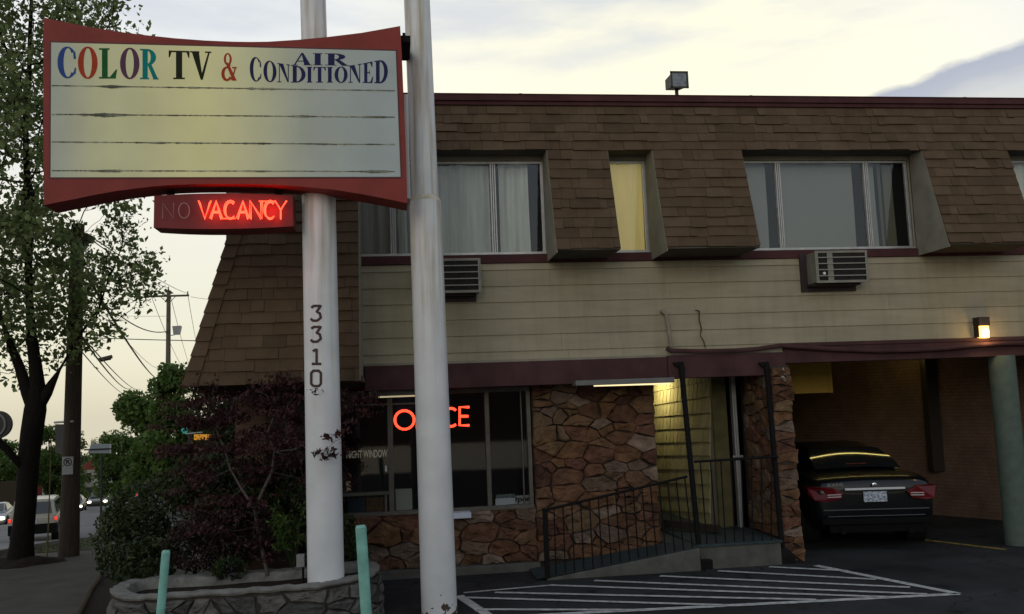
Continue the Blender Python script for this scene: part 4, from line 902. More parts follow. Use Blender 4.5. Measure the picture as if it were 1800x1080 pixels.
LM = {k: mat('letter_vinyl_'+k, v, .8, spec=.08, noise_amt=.15, nscale=8) for k, v in LC.items()}
for k, nm_ in zip('brgptkn', ('blue', 'red', 'green', 'purple', 'teal', 'black', 'navy')): LM[k].name = 'letter_'+nm_
letters = [('C', 101, 134, 81, 83, 138, 138, 'b'), ('O', 137, 171.4, 82, 82, 139, 139, 'r'), ('L', 174, 206, 85, 85, 138.5, 138.5, 'g'), ('O', 211, 245, 84, 84, 139.5, 139.5, 'p'), ('R', 246, 278, 86, 87, 139.5, 140, 't'),
 ('T', 296.5, 333, 89, 90, 139.5, 139.5, 'k'), ('V', 334, 371.5, 90, 91, 140, 141, 'k'), ('&', 389, 416, 93, 94, 143, 143, 'r'),
 ('C', 439, 459.6, 98, 103, 143.5, 144, 'n'), ('O', 463, 486, 105, 109, 144.5, 145, 'n'), ('N', 487.6, 510, 111, 114, 145, 145, 'n'), ('D', 511.5, 537, 115, 117, 145.5, 145.5, 'n'), ('I', 538.5, 549.5, 117.5, 118, 145.5, 145.5, 'n'), ('T', 551, 572.5, 118, 118, 145.5, 145.5, 'n'), ('I', 574, 585.5, 118, 118, 145.5, 145.5, 'n'), ('O', 588, 611, 117.5, 117, 146, 146, 'n'), ('N', 612.5, 635.6, 116, 112, 145.5, 146, 'n'), ('E', 637.6, 656, 112, 108, 146, 146.5, 'n'), ('D', 658, 681.7, 107.5, 104, 146.5, 147.5, 'n'),
 ('A', 514, 548, 93, 93.5, 115, 115, 'n'), ('I', 549, 568, 93.5, 94, 115, 115, 'n'), ('R', 571, 612, 94, 94.5, 115, 116, 'n')]
for (ch, xa, xb, tl_, tr_, bl_, br_, c) in letters:
    b = MB()
    for i, poly in enumerate(glyph(ch, 1.2 if c != 'n' else 1.15)):
        vs = []
        for (u, v) in poly:
            yt = tl_+(tr_-tl_)*u; yb = bl_+(br_-bl_)*u; vs.append(at(xa+(xb-xa)*u, yb+(yt-yb)*v, YS-.0075-.00006*i))
        b.add(vs, [tuple(range(len(vs)))])
    b.build('letter', LM[c], sg, fix=False)
# bracket to the right pole
b = MB(); p = at(712, 96, YP2-.1); b.box(p.x-.06, p.x+.05, YS+.1, YP2-.05, p.z-.05, p.z+.02); b.box(p.x-.03, p.x-.0, YS+.1, YP2-.05, p.z+.02, p.z+.05); b.build('bracket', M_BLACKMETAL, sg)
b = MB(); p = at(718, 300, YP2-.1); b.box(at(713, 300, YS+.2).x, at(720, 300, YS+.2).x, YS+.1, YS+.4, at(715, 345, YS).z, at(715, 160, YS).z); b.build('side_plate', mat('pale_plate', (.5, .5, .5), .5), sg)

# vacancy box
YV = 8.92
vb = thing('vacancy_sign', 'small red neon box with lit VACANCY and unlit NO hanging under the big sign', 'neon sign', tuple(at(393, 372, YV)))
n = 14; tp = []; bt = []
for i in range(n+1):
    s = i/n; x = 271+(514.5-271)*s; arch = 4*s*(1-s); tp.append(at(x, 344.5-4.5*arch, YV-.05*arch)); bt.append(at(270+(515.5-270)*s, 400.5-2.5*s+3.5*arch, YV-.05*arch))
b = MB(); vs = tp+bt+[p+Vector((0, .3+ (YV-p.y), 0)) if False else Vector((p.x, YV+.27, p.z)) for p in tp]+[Vector((p.x, YV+.27, p.z)) for p in bt]; m_ = n+1; fs = []
for i in range(n): fs += [(i, i+1, m_+i+1, m_+i), (2*m_+i, 3*m_+i, 3*m_+i+1, 2*m_+i+1), (i, 2*m_+i, 2*m_+i+1, i+1), (m_+i, m_+i+1, 3*m_+i+1, 3*m_+i)]
fs += [(0, m_, 3*m_, 2*m_), (n, 2*m_+n, 3*m_+n, m_+n)]
b.add(vs, fs); b.build('box', mat('vacancy_red_paint', (.17, .028, .028), .6, spec=.2, noise_amt=.2, nscale=6), vb, smooth=True)
for px in (300, 490): p = at(px, 345, YV+.12); b = MB(); b.box(p.x-.03, p.x+.03, YV+.08, YV+.16, p.z-.02, p.z+.26); b.build('hanger', M_BLACKMETAL, vb)
YN2 = YV-.085
M_OFF = mat('unlit_tube', (.32, .24, .24), .3)
for ch, xa, xb in (('N', 286, 305), ('O', 314, 333)): neon(vb, ch, xa, xb, 357, 384, YN2, .0035, M_OFF, 'unlit_letter')
vx = [('V', 349, 371), ('A', 369, 391), ('C', 394, 416), ('A', 416, 438), ('N', 439, 461), ('C', 464, 486), ('Y', 483, 504)]
for ch, xa, xb in vx:
    neon(vb, ch, xa, xb, 353, 384, YN2, .0075, M_NEON, 'neon_letter'); neon(vb, ch, xa+2.5, xb-2.5, 356, 386, YN2+.03, .0055, M_NEON2, 'neon_letter')
b = MB(); b.path([at(388, 384.5, YN2+.02), at(414, 384.5, YN2+.02)], .006); b.path([at(455, 354, YN2+.02), at(480, 354.5, YN2+.02)], .006); b.build('neon_link', M_NEON, vb)
for px in (375, 425, 480):
    nl = bpy.data.lights.new('neon_glow', 'POINT'); nl.energy = 1.2; nl.color = (1, .04, .02); nl.shadow_soft_size = .05; no = bpy.data.objects.new('neon_glow', nl); col.objects.link(no); no.location = at(px, 368, YV-.13)

# ------------------------------------------------------------------ planter, bollards, box
PZ = .45
outer = [(195, 1039), (215, 1050), (260, 1049), (320, 1045), (400, 1040), (480, 1035), (560, 1029), (620, 1018), (655, 1008), (667, 999), (655, 988), (632, 986), (560, 996), (500, 1001), (440, 1004), (380, 1010), (310, 1013), (250, 1017), (215, 1024)]
ow_ = [Vector(atz(x, y, PZ)) for x, y in outer]
def densify(P, step=.06):
    o_ = []
    for i in range(len(P)):
        a2, c2 = P[i], P[(i+1) % len(P)]; k = max(1, int((c2-a2).length/step))
        for s in range(k): o_.append(a2.lerp(c2, s/k))
    for _ in range(3): o_ = [(o_[i-1]+o_[i]*2+o_[(i+1) % len(o_)])/4 for i in range(len(o_))]
    return o_
op = densify(ow_); npn = len(op)
nrm = []
ar = sum(op[i].x*op[(i+1) % npn].y-op[(i+1) % npn].x*op[i].y for i in range(npn)); sgn = 1 if ar > 0 else -1
for i in range(npn):
    d = (op[(i+1) % npn]-op[i-1]).normalized(); nrm.append(Vector((d.y, -d.x, 0))*sgn)   # outward
pln = thing('stone_planter', 'low grey stone planter with pale mortar cap around the left pole', 'planter', (-1.4, 9.5, 0))
b = MB(); vs = []; fs = []
prof_ = [(.012, -.03), (.022, -.012), (.018, .004), (-.01, .010), (-.07, .010), (-.13, .0), (-.15, -.04), (-.15, -.14)]
for i in range(npn):
    for (o_, z) in prof_:
        j = noise.noise(Vector((op[i].x*9, op[i].y*9, o_*30)))*.022; p = op[i]+nrm[i]*(o_+j*.7); vs.append((p.x, p.y, PZ+z+j))
k_ = len(prof_)
for i in range(npn):
    for q_ in range(k_-1): fs.append((i*k_+q_, ((i+1) % npn)*k_+q_, ((i+1) % npn)*k_+q_+1, i*k_+q_+1))
b.add(vs, fs); b.build('mortar_cap', mat('cap_mortar', (.17, .165, .15), .95, noise_amt=.4, nscale=9, bump=.8, bscale=30, detail=9), pln, smooth=True)
acc = [0]
for i in range(npn): acc.append(acc[-1]+(op[(i+1) % npn]-op[i]).length)
def plc(u, v, d):
    u = u % acc[-1]; i = min(npn-1, next((k for k in range(npn) if acc[k+1] >= u), npn-1)); t_ = (u-acc[i])/max(1e-6, acc[i+1]-acc[i]); p = op[i].lerp(op[(i+1) % npn], t_); nn = nrm[i].lerp(nrm[(i+1) % npn], t_)
    p = p+nn*(d-.02+.05*(1-v/PZ)); return (p.x, p.y, v)
b = MB(); stones(b, 0, acc[-1]*.999, .0, PZ-.05, plc, .30, .16, depth=(.02, .05), gap=.010, seed=21); b.build('stone_side', M_GREYSTONE, pln, fix=False)
b = MB(); vs = []; 
for i in range(npn):
    for o_, z in ((-.01, PZ-.03), (.03, 0)): p = op[i]+nrm[i]*o_; vs.append((p.x, p.y, z))
b.add(vs, [(2*i, 2*i+1, 2*((i+1) % npn)+1, 2*((i+1) % npn)) for i in range(npn)]); b.build('mortar_bed', M_MORTAR, pln, fix=False)
b = MB(); inn = [op[i]-nrm[i]*.13 for i in range(npn)]; c0_ = sum(inn, Vector())/npn; vs = [(p.x, p.y, PZ-.09) for p in inn]+[(c0_.x, c0_.y, PZ-.05)]; b.add(vs, [(i, (i+1) % npn, npn) for i in range(npn)])
b.build('soil', mat('planter_soil', (.022, .016, .012), .98, noise_amt=.5, nscale=20, bump=1, bscale=60), pln, fix=False)

M_TEAL = mat('teal_bollard_paint', (.19, .43, .36), .6, noise_amt=.3, nscale=7, detail=9, bump=.15, bscale=30)
def bollard(pt, pb_, w, Y, label):
    top = at(*pt, Y); low = at(*pb_, Y); d = (low-top).normalized(); base_ = top+d*((top.z)/-d.z); t = thing('bollard', label, 'bollard', tuple(base_), group='teal painted bollards by the planter')
    b = MB(); r = w/2; hs_ = [base_, top-(top-base_).normalized()*.015]; b.tube(hs_[0], hs_[1], r, r, n=20); b.build('post', M_TEAL, t, smooth=True)
    b = MB(); b.tube(hs_[1], top, r, r*.8, n=20); b.build('cap', M_TEAL, t, smooth=True)
bollard((292, 968), (282, 1080), .060, 7.0, 'thinner teal bollard leaning right in front of the planter left end')
bollard((634, 924), (644, 1080), .082, 7.0, 'thicker teal bollard in front of the planter right end')
t = thing('junction_box', 'small grey electrical box on a stake beside the left white pole', 'box', tuple(at(528, 1018, 9.35)))
b = MB(); a2, c2 = at(521, 998, 9.35), at(535, 975, 9.35); b.box(a2.x, c2.x, 9.35, 9.42, a2.z, c2.z); b.build('box', mat('grey_box', (.22, .22, .21), .6, noise_amt=.2), t, bevel=.004)
b = MB(); b.tube(((a2.x+c2.x)/2+.02, 9.40, PZ-.07), ((a2.x+c2.x)/2+.02, 9.40, a2.z+.01), .012); b.build('stake', M_BLACKMETAL, t)

# ------------------------------------------------------------------ vegetation
def arr_mesh(name, verts, faces, vals, m, parent, smooth=False):
    me = bpy.data.meshes.new(name); nv = len(verts); k = faces.shape[1]; nf = len(faces)
    me.vertices.add(nv); me.vertices.foreach_set('co', verts.astype(np.float32).ravel())
    me.loops.add(nf*k); me.loops.foreach_set('vertex_index', faces.astype(np.int32).ravel())
    me.polygons.add(nf); me.polygons.foreach_set('loop_start', np.arange(nf, dtype=np.int32)*k); me.polygons.foreach_set('loop_total', np.full(nf, k, np.int32))
    me.update(calc_edges=True)
    a = me.attributes.new('v', 'FLOAT', 'FACE'); a.data.foreach_set('value', vals.astype(np.float32))
    return link(name, me, m, parent)
def unit(a): return a/np.maximum(np.linalg.norm(a, axis=1, keepdims=True), 1e-9)
def leaves(name, cen, size, m, parent, aspect=.5, droop=.3, rg=rng, jitter=.6, upbias=.5):
    """one bent diamond per leaf (two triangles as a quad)"""
    n = len(cen); ax = rg.normal(size=(n, 3)); ax[:, 2] -= droop; ax = unit(ax)
    nr = rg.normal(size=(n, 3)); nr[:, 2] += upbias; sd_ = unit(np.cross(ax, nr)); L_ = size*(1+rg.uniform(-jitter, jitter, (n, 1)))
    nn = np.cross(sd_, ax)
    a = cen-ax*L_*.5; c = cen+ax*L_*.5; b_ = cen+sd_*L_*aspect*.5+nn*L_*.10; d = cen-sd_*L_*aspect*.5+nn*L_*.10
    V = np.stack([a, b_, c, d], 1).reshape(-1, 3); Fc = np.arange(4*n).reshape(n, 4)
    return arr_mesh(name, V, Fc, rg.uniform(0, 1, n), m, parent)
def colonize(att, start, step=.25, infl=1.6, kill=.45, iters=120, rg=rng, grav=0.0):
    """space colonisation: start = list of polylines (trunks) of points; returns nodes, parents"""
    nodes = []; par = []
    for pl_ in start:
        pi = pl_[0]; pts = pl_[1]
        for p in pts: nodes.append(p); par.append(pi); pi = len(nodes)-1
    nodes = [np.array(p, float) for p in nodes]; alive = np.ones(len(att), bool)
    near = np.full(len(att), 1e9); who = np.zeros(len(att), int)
    P = np.array(nodes)
    for i, p in enumerate(P):
        d = np.linalg.norm(att-p, axis=1); u = d < near; near[u] = d[u]; who[u] = i
    for it in range(iters):
        alive &= near > kill
        m_ = alive & (near < infl*(3 if it < 6 else 1))
        if not m_.any(): break
        new = {}
        for k in np.unique(who[m_]):
            sel = m_ & (who == k); d = unit(att[sel]-nodes[k]).sum(0); d += rg.normal(size=3)*.25; d[2] += grav; ln = np.linalg.norm(d)
            if ln < 1e-6: continue
            new[k] = nodes[k]+d/ln*step
        added = 0
        for k, p in new.items():
            if min(np.linalg.norm(p-nodes[j]) for j in [k]+[c_ for c_ in range(max(0, len(nodes)-40), len(nodes)) if par[c_] == k]) < step*.3: 
                continue
            nodes.append(p); par.append(k); added += 1; d = np.linalg.norm(att-p, axis=1); u = d < near; near[u] = d[u]; who[u] = len(nodes)-1
        if not added: break
    return np.array(nodes), par
def branch_mesh(nodes, par, r_tip, expo, rmax, m, parent, name='trunk', n=6, rscale=1.0, smooth=True, minr=None):
    N_ = len(nodes); acc = np.zeros(N_); kids = [[] for _ in range(N_)]
    for i, p in enumerate(par):
        if p is not None and p >= 0: kids[p].append(i)
    for i in range(N_-1, -1, -1):
        acc[i] = r_tip**expo if not kids[i] else sum(acc[k] for k in kids[i])
    rad = np.minimum(acc**(1/expo)*rscale, rmax)
    if minr:
        for i, v in minr.items(): rad[i] = max(rad[i], v)
    b = MB(); done = set()
    roots = [i for i, p in enumerate(par) if p is None or p < 0]
    stack = [(r, None) for r in roots]
    while stack:
        i, p = stack.pop(); chain = ([p] if p is not None else [])+[i]
        while kids[chain[-1]]:
            ks = sorted(kids[chain[-1]], key=lambda k: -rad[k]); 
            for k in ks[1:]: stack.append((k, chain[-1]))
            chain.append(ks[0])
        if len(chain) > 1:
            rr = [float(rad[c_]) for c_ in chain]
            if p is not None: rr[0] = min(rr[0], rr[1]*1.3)
            nn = n if max(rr) > .02 else 4
            if max(rr) > .06: nn = 12
            b.path([nodes[c_] for c_ in chain], rr, nn)
    o = b.build(name, m, parent, smooth=smooth, fix=False); return o, rad, kids
M_BARK = mat('dark_bark', (.011, .009, .007), .95, noise_amt=.4, nscale=14, bump=1.0, bscale=22, stretch=(3, 3, .6))
M_LEAF = leaf_mat('street_leaf', [(.1, (.06, .085, .03)), (.5, (.12, .165, .06)), (.9, (.22, .28, .10))], trans=.4)
M_MAPLE = leaf_mat('maple_leaf', [(.1, (.022, .010, .010)), (.5, (.052, .020, .021)), (.9, (.11, .043, .040))], trans=.35, nscale=4)
M_SHRUB = leaf_mat('shrub_leaf', [(.1, (.011, .020, .007)), (.5, (.026, .042, .013)), (.9, (.062, .085, .024))], trans=.25, nscale=4)
M_FERN = leaf_mat('fern_leaf', [(.1, (.03, .06, .012)), (.5, (.055, .10, .02)), (.9, (.09, .15, .03))], trans=.35, nscale=4)
M_FAR1 = leaf_mat('far_leaf_green', [(.1, (.035, .065, .014)), (.5, (.07, .12, .025)), (.9, (.12, .19, .04))], trans=.4, nscale=.5)
M_FAR2 = leaf_mat('far_leaf_dark', [(.1, (.016, .028, .012)), (.5, (.03, .05, .018)), (.9, (.06, .09, .03))], trans=.35, nscale=.5)
def in_ell(n, cs, rg):
    o_ = []
    w = np.array([c_[1][0]*c_[1][1]*c_[1][2] for c_ in cs]); w = w/w.sum()
    for c_, k in zip(cs, rg.multinomial(n, w)):
        p = rg.normal(size=(k, 3)); p = unit(p)*(rg.uniform(0, 1, (k, 1))**(1/2.4)); o_.append(p*np.array(c_[1])+np.array(c_[0]))
    return np.concatenate(o_)
# big street tree at the left
rg = np.random.default_rng(3)
TY = 14.4; tb = atz(35, 992, .0); TW = lambda px, py, y=0: tuple(at(px, py, TY+y))
st_tree = thing('street_tree', 'large leafy street tree with a dark forked trunk at the left edge', 'tree', (tb.x, tb.y, gz(tb.x, tb.y)))
env = [(TW(20, 250), (2.0, 2.0, 3.6)), (TW(-60, 480), (1.6, 1.8, 1.6)), (TW(140, 480), (1.15, 1.3, 1.25)), (TW(205, 460), (.72, .8, .80)), (TW(120, 560), (.85, .8, .55)), (TW(120, 480), (.95, .9, .75)), (TW(190, 430), (.65, .7, .6)), (TW(40, 520), (.9, .9, .7)), (TW(60, 80), (1.7, 1.6, 2.0)), (TW(235, 470), (.42, .6, .45)), (TW(20, 590), (.9, 1.0, .8)), (TW(60, -250), (1.8, 1.8, 1.8))]
att = in_ell(4200, env, rg)
tr = [(None, [TW(35, 992), TW(38, 960), TW(42, 920), TW(46, 880), TW(48, 840), TW(51, 800), TW(56, 760), TW(62, 720)]),
      (5, [TW(33, 815, -.1), TW(14, 792, -.2), TW(-12, 768, -.3), TW(-45, 745, -.4), TW(-80, 700, -.5)]),
      (7, [TW(48, 690), TW(36, 650, .1), TW(20, 610, .2), TW(5, 570, .2), TW(-10, 520, .2)]),
      (7, [TW(66, 680), TW(62, 640, -.1), TW(55, 590, -.1), TW(52, 530, -.1), TW(50, 460, 0), TW(47, 400), TW(50, 340)]),
      (7, [TW(82, 690), TW(105, 650, .1), TW(128, 610, .15), TW(150, 575, .15), TW(175, 540, .1)])]
nodes, par = colonize(att, tr, step=.17, infl=1.3, kill=.23, iters=90, rg=rg)
o, rad, kids = branch_mesh(nodes, par, .0040, 2.45, .145, M_BARK, st_tree, minr={0: .21, 1: .165, 2: .150, 3: .145, 4: .145, 5: .150, 6: .155, 7: .155, 8: .065, 9: .055, 10: .05, 11: .04, 13: .09, 14: .075, 15: .06, 18: .11, 19: .09, 20: .075, 23: .11, 24: .095, 25: .085})
tipn = np.array([i for i in range(len(nodes)) if rad[i] < .0105 and i > 40])
cl = nodes[tipn]; reps = 26
P_ = np.repeat(cl, reps, 0)+rg.normal(size=(len(cl)*reps, 3))*.12
lump = np.array([noise.noise(Vector(p*1.1)) for p in P_]); P_ = P_[lump > -.12]
leaves('crown', P_, .082, M_LEAF, st_tree, aspect=.62, rg=rg)
print('street tree', len(nodes), len(P_))
# japanese maple behind the left pole
def MW(px, py, Y): return tuple(at(px, py, Y))
rg = np.random.default_rng(5)
mp_t = thing('japanese_maple', 'dark red leaved maple spreading behind and around the left white pole', 'tree', MW(470, 1005, 9.75))
env = [(MW(410, 715, 10.1), (.60, .5, .26)), (MW(510, 690, 10.0), (.50, .5, .26)), (MW(480, 780, 10.0), (.70, .5, .40)), (MW(325, 800, 10.2), (.40, .35, .11)), (MW(325, 800, 10.2), (.40, .35, .11)), (MW(325, 790, 10.2), (.40, .35, .11)), (MW(355, 835, 10.1), (.40, .35, .11)), (MW(355, 835, 10.1), (.40, .35, .11)), (MW(365, 680, 10.2), (.35, .3, .12)), (MW(365, 670, 10.2), (.30, .3, .12)), (MW(610, 715, 9.75), (.38, .35, .24)), (MW(360, 690, 10.2), (.40, .4, .2)),
       (MW(400, 900, 9.9), (.5, .4, .40)), (MW(655, 700, 9.8), (.22, .2, .12)), (MW(310, 745, 10.3), (.35, .4, .13)), (MW(570, 830, 10.0), (.35, .35, .4)), (MW(600, 768, 8.93), (.13, .08, .045)), (MW(575, 800, 8.95), (.11, .08, .03)), (MW(470, 960, 9.8), (.35, .3, .2))]
att = in_ell(1500, env, rg)
att = att[~((np.hypot(att[:, 0]-(p0.x+.01), att[:, 1]-YP1) < .24))]
tr = [(None, [MW(470, 1012, 9.75), MW(465, 985, 9.75), MW(458, 955, 9.78), MW(452, 925, 9.82), MW(448, 895, 9.85)]),
      (4, [MW(425, 860, 9.9), MW(405, 825, 10.0), MW(395, 790, 10.05), MW(380, 755, 10.1)]),
      (4, [MW(462, 862, 9.85), MW(478, 830, 9.85), MW(482, 795, 9.9), MW(470, 760, 9.9), MW(485, 725, 9.95)]),
      (11, [MW(505, 800, 9.75), MW(528, 780, 9.55), MW(540, 790, 9.2), MW(552, 800, 8.93), MW(570, 795, 8.9), MW(590, 775, 8.9)]),
      (11, [MW(520, 790, 9.8), MW(560, 765, 9.75), MW(590, 740, 9.75), MW(612, 715, 9.7)])]
nodes, par = colonize(att, tr, step=.075, infl=.6, kill=.13, iters=80, rg=rg)
o, rad, kids = branch_mesh(nodes, par, .0022, 2.2, .035, mat('maple_bark', (.085, .07, .062), .9, noise_amt=.3, nscale=20), mp_t)
tipn = np.array([i for i in range(len(nodes)) if rad[i] < .0052 and i > 22])
cl = nodes[tipn]; reps = 44; P_ = np.repeat(cl, reps, 0)+rg.normal(size=(len(cl)*reps, 3))*np.array([.085, .08, .022])
q_ = np.array([noise.noise(Vector((p[0]*3, p[1]*3, p[2]*9))) for p in P_]); P_ = P_[(q_ > -.04) & (np.hypot(P_[:, 0]-p0.x, P_[:, 1]-YP1) > .205)]
front = P_[:, 1] < 9.25; P_ = P_[~front | (rg.uniform(size=len(P_)) < .40)]
fr_ = np.concatenate([np.array(MW(x, y, 8.90))+rg.normal(size=(k, 3))*np.array([.035, .02, .014]) for x, y, k in ((562, 798, 26), (578, 792, 20), (575, 770, 26), (592, 764, 26), (603, 757, 20), (585, 800, 30), (572, 806, 20), (616, 742, 30), (552, 688, 14))])
P_ = np.concatenate([P_, fr_])
leaves('foliage', P_, .050, M_MAPLE, mp_t, aspect=.38, rg=rg, droop=.5, upbias=1.0)
print('maple', len(nodes), len(P_))
def shrub(name, label, blobs, n, size, m, cat='shrub', seed=1, base_=None, aspect=.5, group=None, lumpf=5, thr=-.15, stems=9, droop=0.0, inner=.55):
    rg_ = np.random.default_rng(seed); t = thing(name, label, cat, base_, group=group)
    w = np.array([c_[1][0]*c_[1][2] for c_ in blobs]); w = w/w.sum(); out_ = []
    for c_, k in zip(blobs, rg_.multinomial(n, w)):
        p = unit(rg_.normal(size=(k, 3)))*(inner+(1.06-inner)*rg_.uniform(0, 1, (k, 1))**.6); out_.append(p*np.array(c_[1])+np.array(c_[0]))
    P = np.concatenate(out_); q_ = np.array([noise.noise(Vector(p*lumpf))+.5*noise.noise(Vector(p*lumpf*2.7)) for p in P]); P = P[q_ > thr]; P = P[P[:, 2] > base_[2]-.05]
    leaves('foliage', P, size, m, t, aspect=aspect, rg=rg_, droop=droop)
    b = MB(); B = Vector(base_)
    for k in range(stems):
        e = Vector(P[rg_.integers(len(P))]); mid = (B+e)/2+Vector(rg_.normal(size=3)*.08*(e-B).length); r = .012*max(1, (e-B).length)
        b.path([B+Vector((rg_.uniform(-.1, .1), rg_.uniform(-.1, .1), -.02)), mid, e], [r, r*.6, r*.25], 5)
    b.build('stem', M_BARK, t, smooth=True); return t
shrub('evergreen_shrub', 'dense dark green shrub spilling over the sidewalk left of the planter', [(MW(300, 905, 10.9), (.70, .6, .46)), (MW(230, 945, 10.6), (.40, .45, .38)), (MW(375, 850, 11.0), (.55, .5, .34)), (MW(250, 985, 10.2), (.42, .4, .22)), (MW(420, 900, 10.6), (.5, .5, .55))], 30000, .05, M_SHRUB, seed=11, base_=tuple(Vector((-2.45, 10.7, 0))), thr=-.12, lumpf=4)
shrub('shrub', 'dark reddish mounded shrub low inside the planter', [(MW(360, 955, 9.95), (.42, .25, .28)), (MW(440, 930, 9.9), (.30, .25, .3))], 9000, .036, leaf_mat('dusky_leaf', [(.1, (.014, .008, .008)), (.5, (.03, .016, .014)), (.9, (.05, .035, .02))], trans=.25), seed=12, base_=MW(400, 1012, 9.9))
shrub('shrub', 'small round green mound plant on the planter soil', [(MW(405, 1000, 9.72), (.18, .16, .12))], 2500, .028, M_SHRUB, seed=13, base_=MW(405, 1010, 9.72), stems=4)
shrub('shrub', 'dark green shrub behind the left pole under the office window', [(MW(575, 950, 10.4), (.35, .4, .36)), (MW(615, 975, 10.7), (.22, .3, .22)), (MW(500, 850, 10.5), (.5, .4, .4))], 15000, .05, M_SHRUB, seed=14, base_=tuple(Vector((-.95, 10.5, 0))))
# bright compound leaves by the pole
t = thing('fern', 'bright green feathery leaves growing just left of the left pole', 'plant', MW(515, 1000, 9.72)); rd = random.Random(8); cen = []; b = MB(); base_ = Vector(MW(515, 1000, 9.72))
for k in range(16):
    tip_ = Vector(MW(rd.uniform(470, 538), rd.uniform(880, 960), rd.uniform(9.5, 9.8))); mid = (base_+tip_)/2+Vector((0, 0, .08)); pts = [base_, mid, tip_, tip_+Vector((rd.uniform(-.06, .06), -.03, -.06))]; b.path(pts, [.005, .004, .003, .002], 4)
    for i in range(46): s = .35+.65*i/45; P0_ = (mid.lerp(tip_, (s-.35)/.65)); cen.append(P0_+Vector((rd.uniform(-.055, .055), rd.uniform(-.04, .04), rd.uniform(-.035, .02))))
b.build('stem', M_SHRUB, t); leaves('foliage', np.array(cen), .05, M_FERN, t, aspect=.35, droop=.8)
# ground cover
rg = np.random.default_rng(17); n = 2500; Yg = rg.uniform(17, 30, n); off = rg.uniform(-.15, 1.1, n); Xg = np.array([curbX(y) for y in Yg])+off
P_ = np.array([(x, y, gz(x, y)+.05) for x, y in zip(Xg, Yg)]); keep = np.array([noise.noise(Vector((p[0]*1.3, p[1]*1.3, 0))) > -.02 for p in P_]) 
o = leaves('grass', P_[keep], .07, leaf_mat('strip_grass', [(.1, (.03, .035, .015)), (.9, (.07, .08, .03))]), None, aspect=.14, droop=-1.2); tag(o, 'sparse grass and litter in the planting strip', 'grass', None, 'stuff')
b = MB(); b.uvsphere((tb.x, tb.y-.05, gz(tb.x, tb.y)+.0), .62, .5, .13, 20, 8, jit=.3); tag(b.build('soil_mound', MATS['planter_soil'], smooth=True), 'dark mounded soil round the street tree', None, None, 'structure')

# far trees
def far_tree(label, px, top, Y, wpx, m, seed, shape=.62, n=11000, trunk_h=.25, group='trees along the street'):
    rg_ = np.random.default_rng(seed); c = at(px, top, Y); x = c.x; g_ = gz(x, Y); H = c.z-g_; sc_m = Y/1580; W = wpx*sc_m/2
    t = thing('tree', label, 'tree', (x, Y, g_), group=group); bl = []
    for k in range(16):
        a = rg_.uniform(0, 6.28); h = rg_.uniform(trunk_h+.08, .92); rr = W*math.sqrt(max(.05, 1-((h-.5)/.55)**2))*.62
        bl.append(((x+math.cos(a)*rr*rg_.uniform(.2, 1), Y+math.sin(a)*rr*rg_.uniform(.2, 1), g_+H*h), (W*.36, W*.36, min(W*.30, H*.16))))
    w = np.ones(16)/16; out_ = []
    for c_, k in zip(bl, rg_.multinomial(n, w)):
        p = unit(rg_.normal(size=(k, 3)))*rg_.uniform(.35, 1.15, (k, 1)); out_.append(p*np.array(c_[1])+np.array(c_[0]))
    P = np.concatenate(out_); q_ = np.array([noise.noise(Vector(p*(1.6/max(W, .8)*2))) for p in P]); P = P[q_ > -.30]; P = P[P[:, 2] < g_+H*1.02]
    leaves('crown', P, max(.13, W*.095), m, t, aspect=.6, rg=rg_)
    b = MB(); b.path([(x, Y, g_-.1), (x+.1, Y, g_+H*.35), (x, Y, g_+H*.8)], [H*.028, H*.018, H*.006], 8)
    for c_ in bl[:9]: b.path([(x+.05, Y, g_+H*rg_.uniform(.25, .45)), tuple((np.array(c_[0])+np.array((x, Y, c_[0][2]-H*.1)))/2), c_[0]], [H*.012, H*.007, H*.003], 5)
    b.build('trunk', M_BARK, t, smooth=True)
far_tree('tall bushy green tree between the far utility pole and the building', 322, 642, 52, 175, M_FAR1, 31, n=17000, trunk_h=.12)
far_tree('green tree left of the far utility pole', 255, 690, 62, 150, M_FAR1, 32, n=16000, trunk_h=.12)
far_tree('low green tree right above the far white car', 208, 745, 75, 105, M_FAR1, 33, n=11000, trunk_h=.12)
far_tree('dark green tree behind the red maple', 400, 655, 46, 150, M_FAR2, 34)
far_tree('small dark tree beside the overhead street sign', 165, 765, 120, 40, M_FAR2, 35, n=1500)
far_tree('bright green tree right of the street tree trunk', 90, 742, 88, 85, M_FAR1, 36, n=12000, trunk_h=.05)
far_tree('bright green tree at the left edge across the street', 10, 742, 85, 105, M_FAR1, 37, n=12000, trunk_h=.05)
far_tree('bright green tree just behind the near utility pole', 135, 750, 88, 60, M_FAR1, 38, n=8000, trunk_h=.05)
far_tree('yellow green tree in the gap left of the trunk', -30, 740, 80, 90, M_FAR1, 39, n=2500)
far_tree('distant tree at the end of the street', 300, 795, 170, 70, M_FAR2, 40, n=2000)
far_tree('distant tree behind the parked white vehicles', 235, 800, 165, 60, M_FAR2, 41, n=2000)
far_tree('faint distant tree at the street end near the maple', 360, 790, 150, 70, M_FAR2, 42, n=2000)
far_tree('distant wide tree behind the red roofed building', 130, 795, 180, 70, M_FAR2, 43, n=2000)
far_tree('distant wide tree behind the red fence', 60, 790, 180, 90, M_FAR2, 44, n=2000)
far_tree('distant tree beyond the left edge of the street', 0, 795, 190, 90, M_FAR2, 45, n=2000)

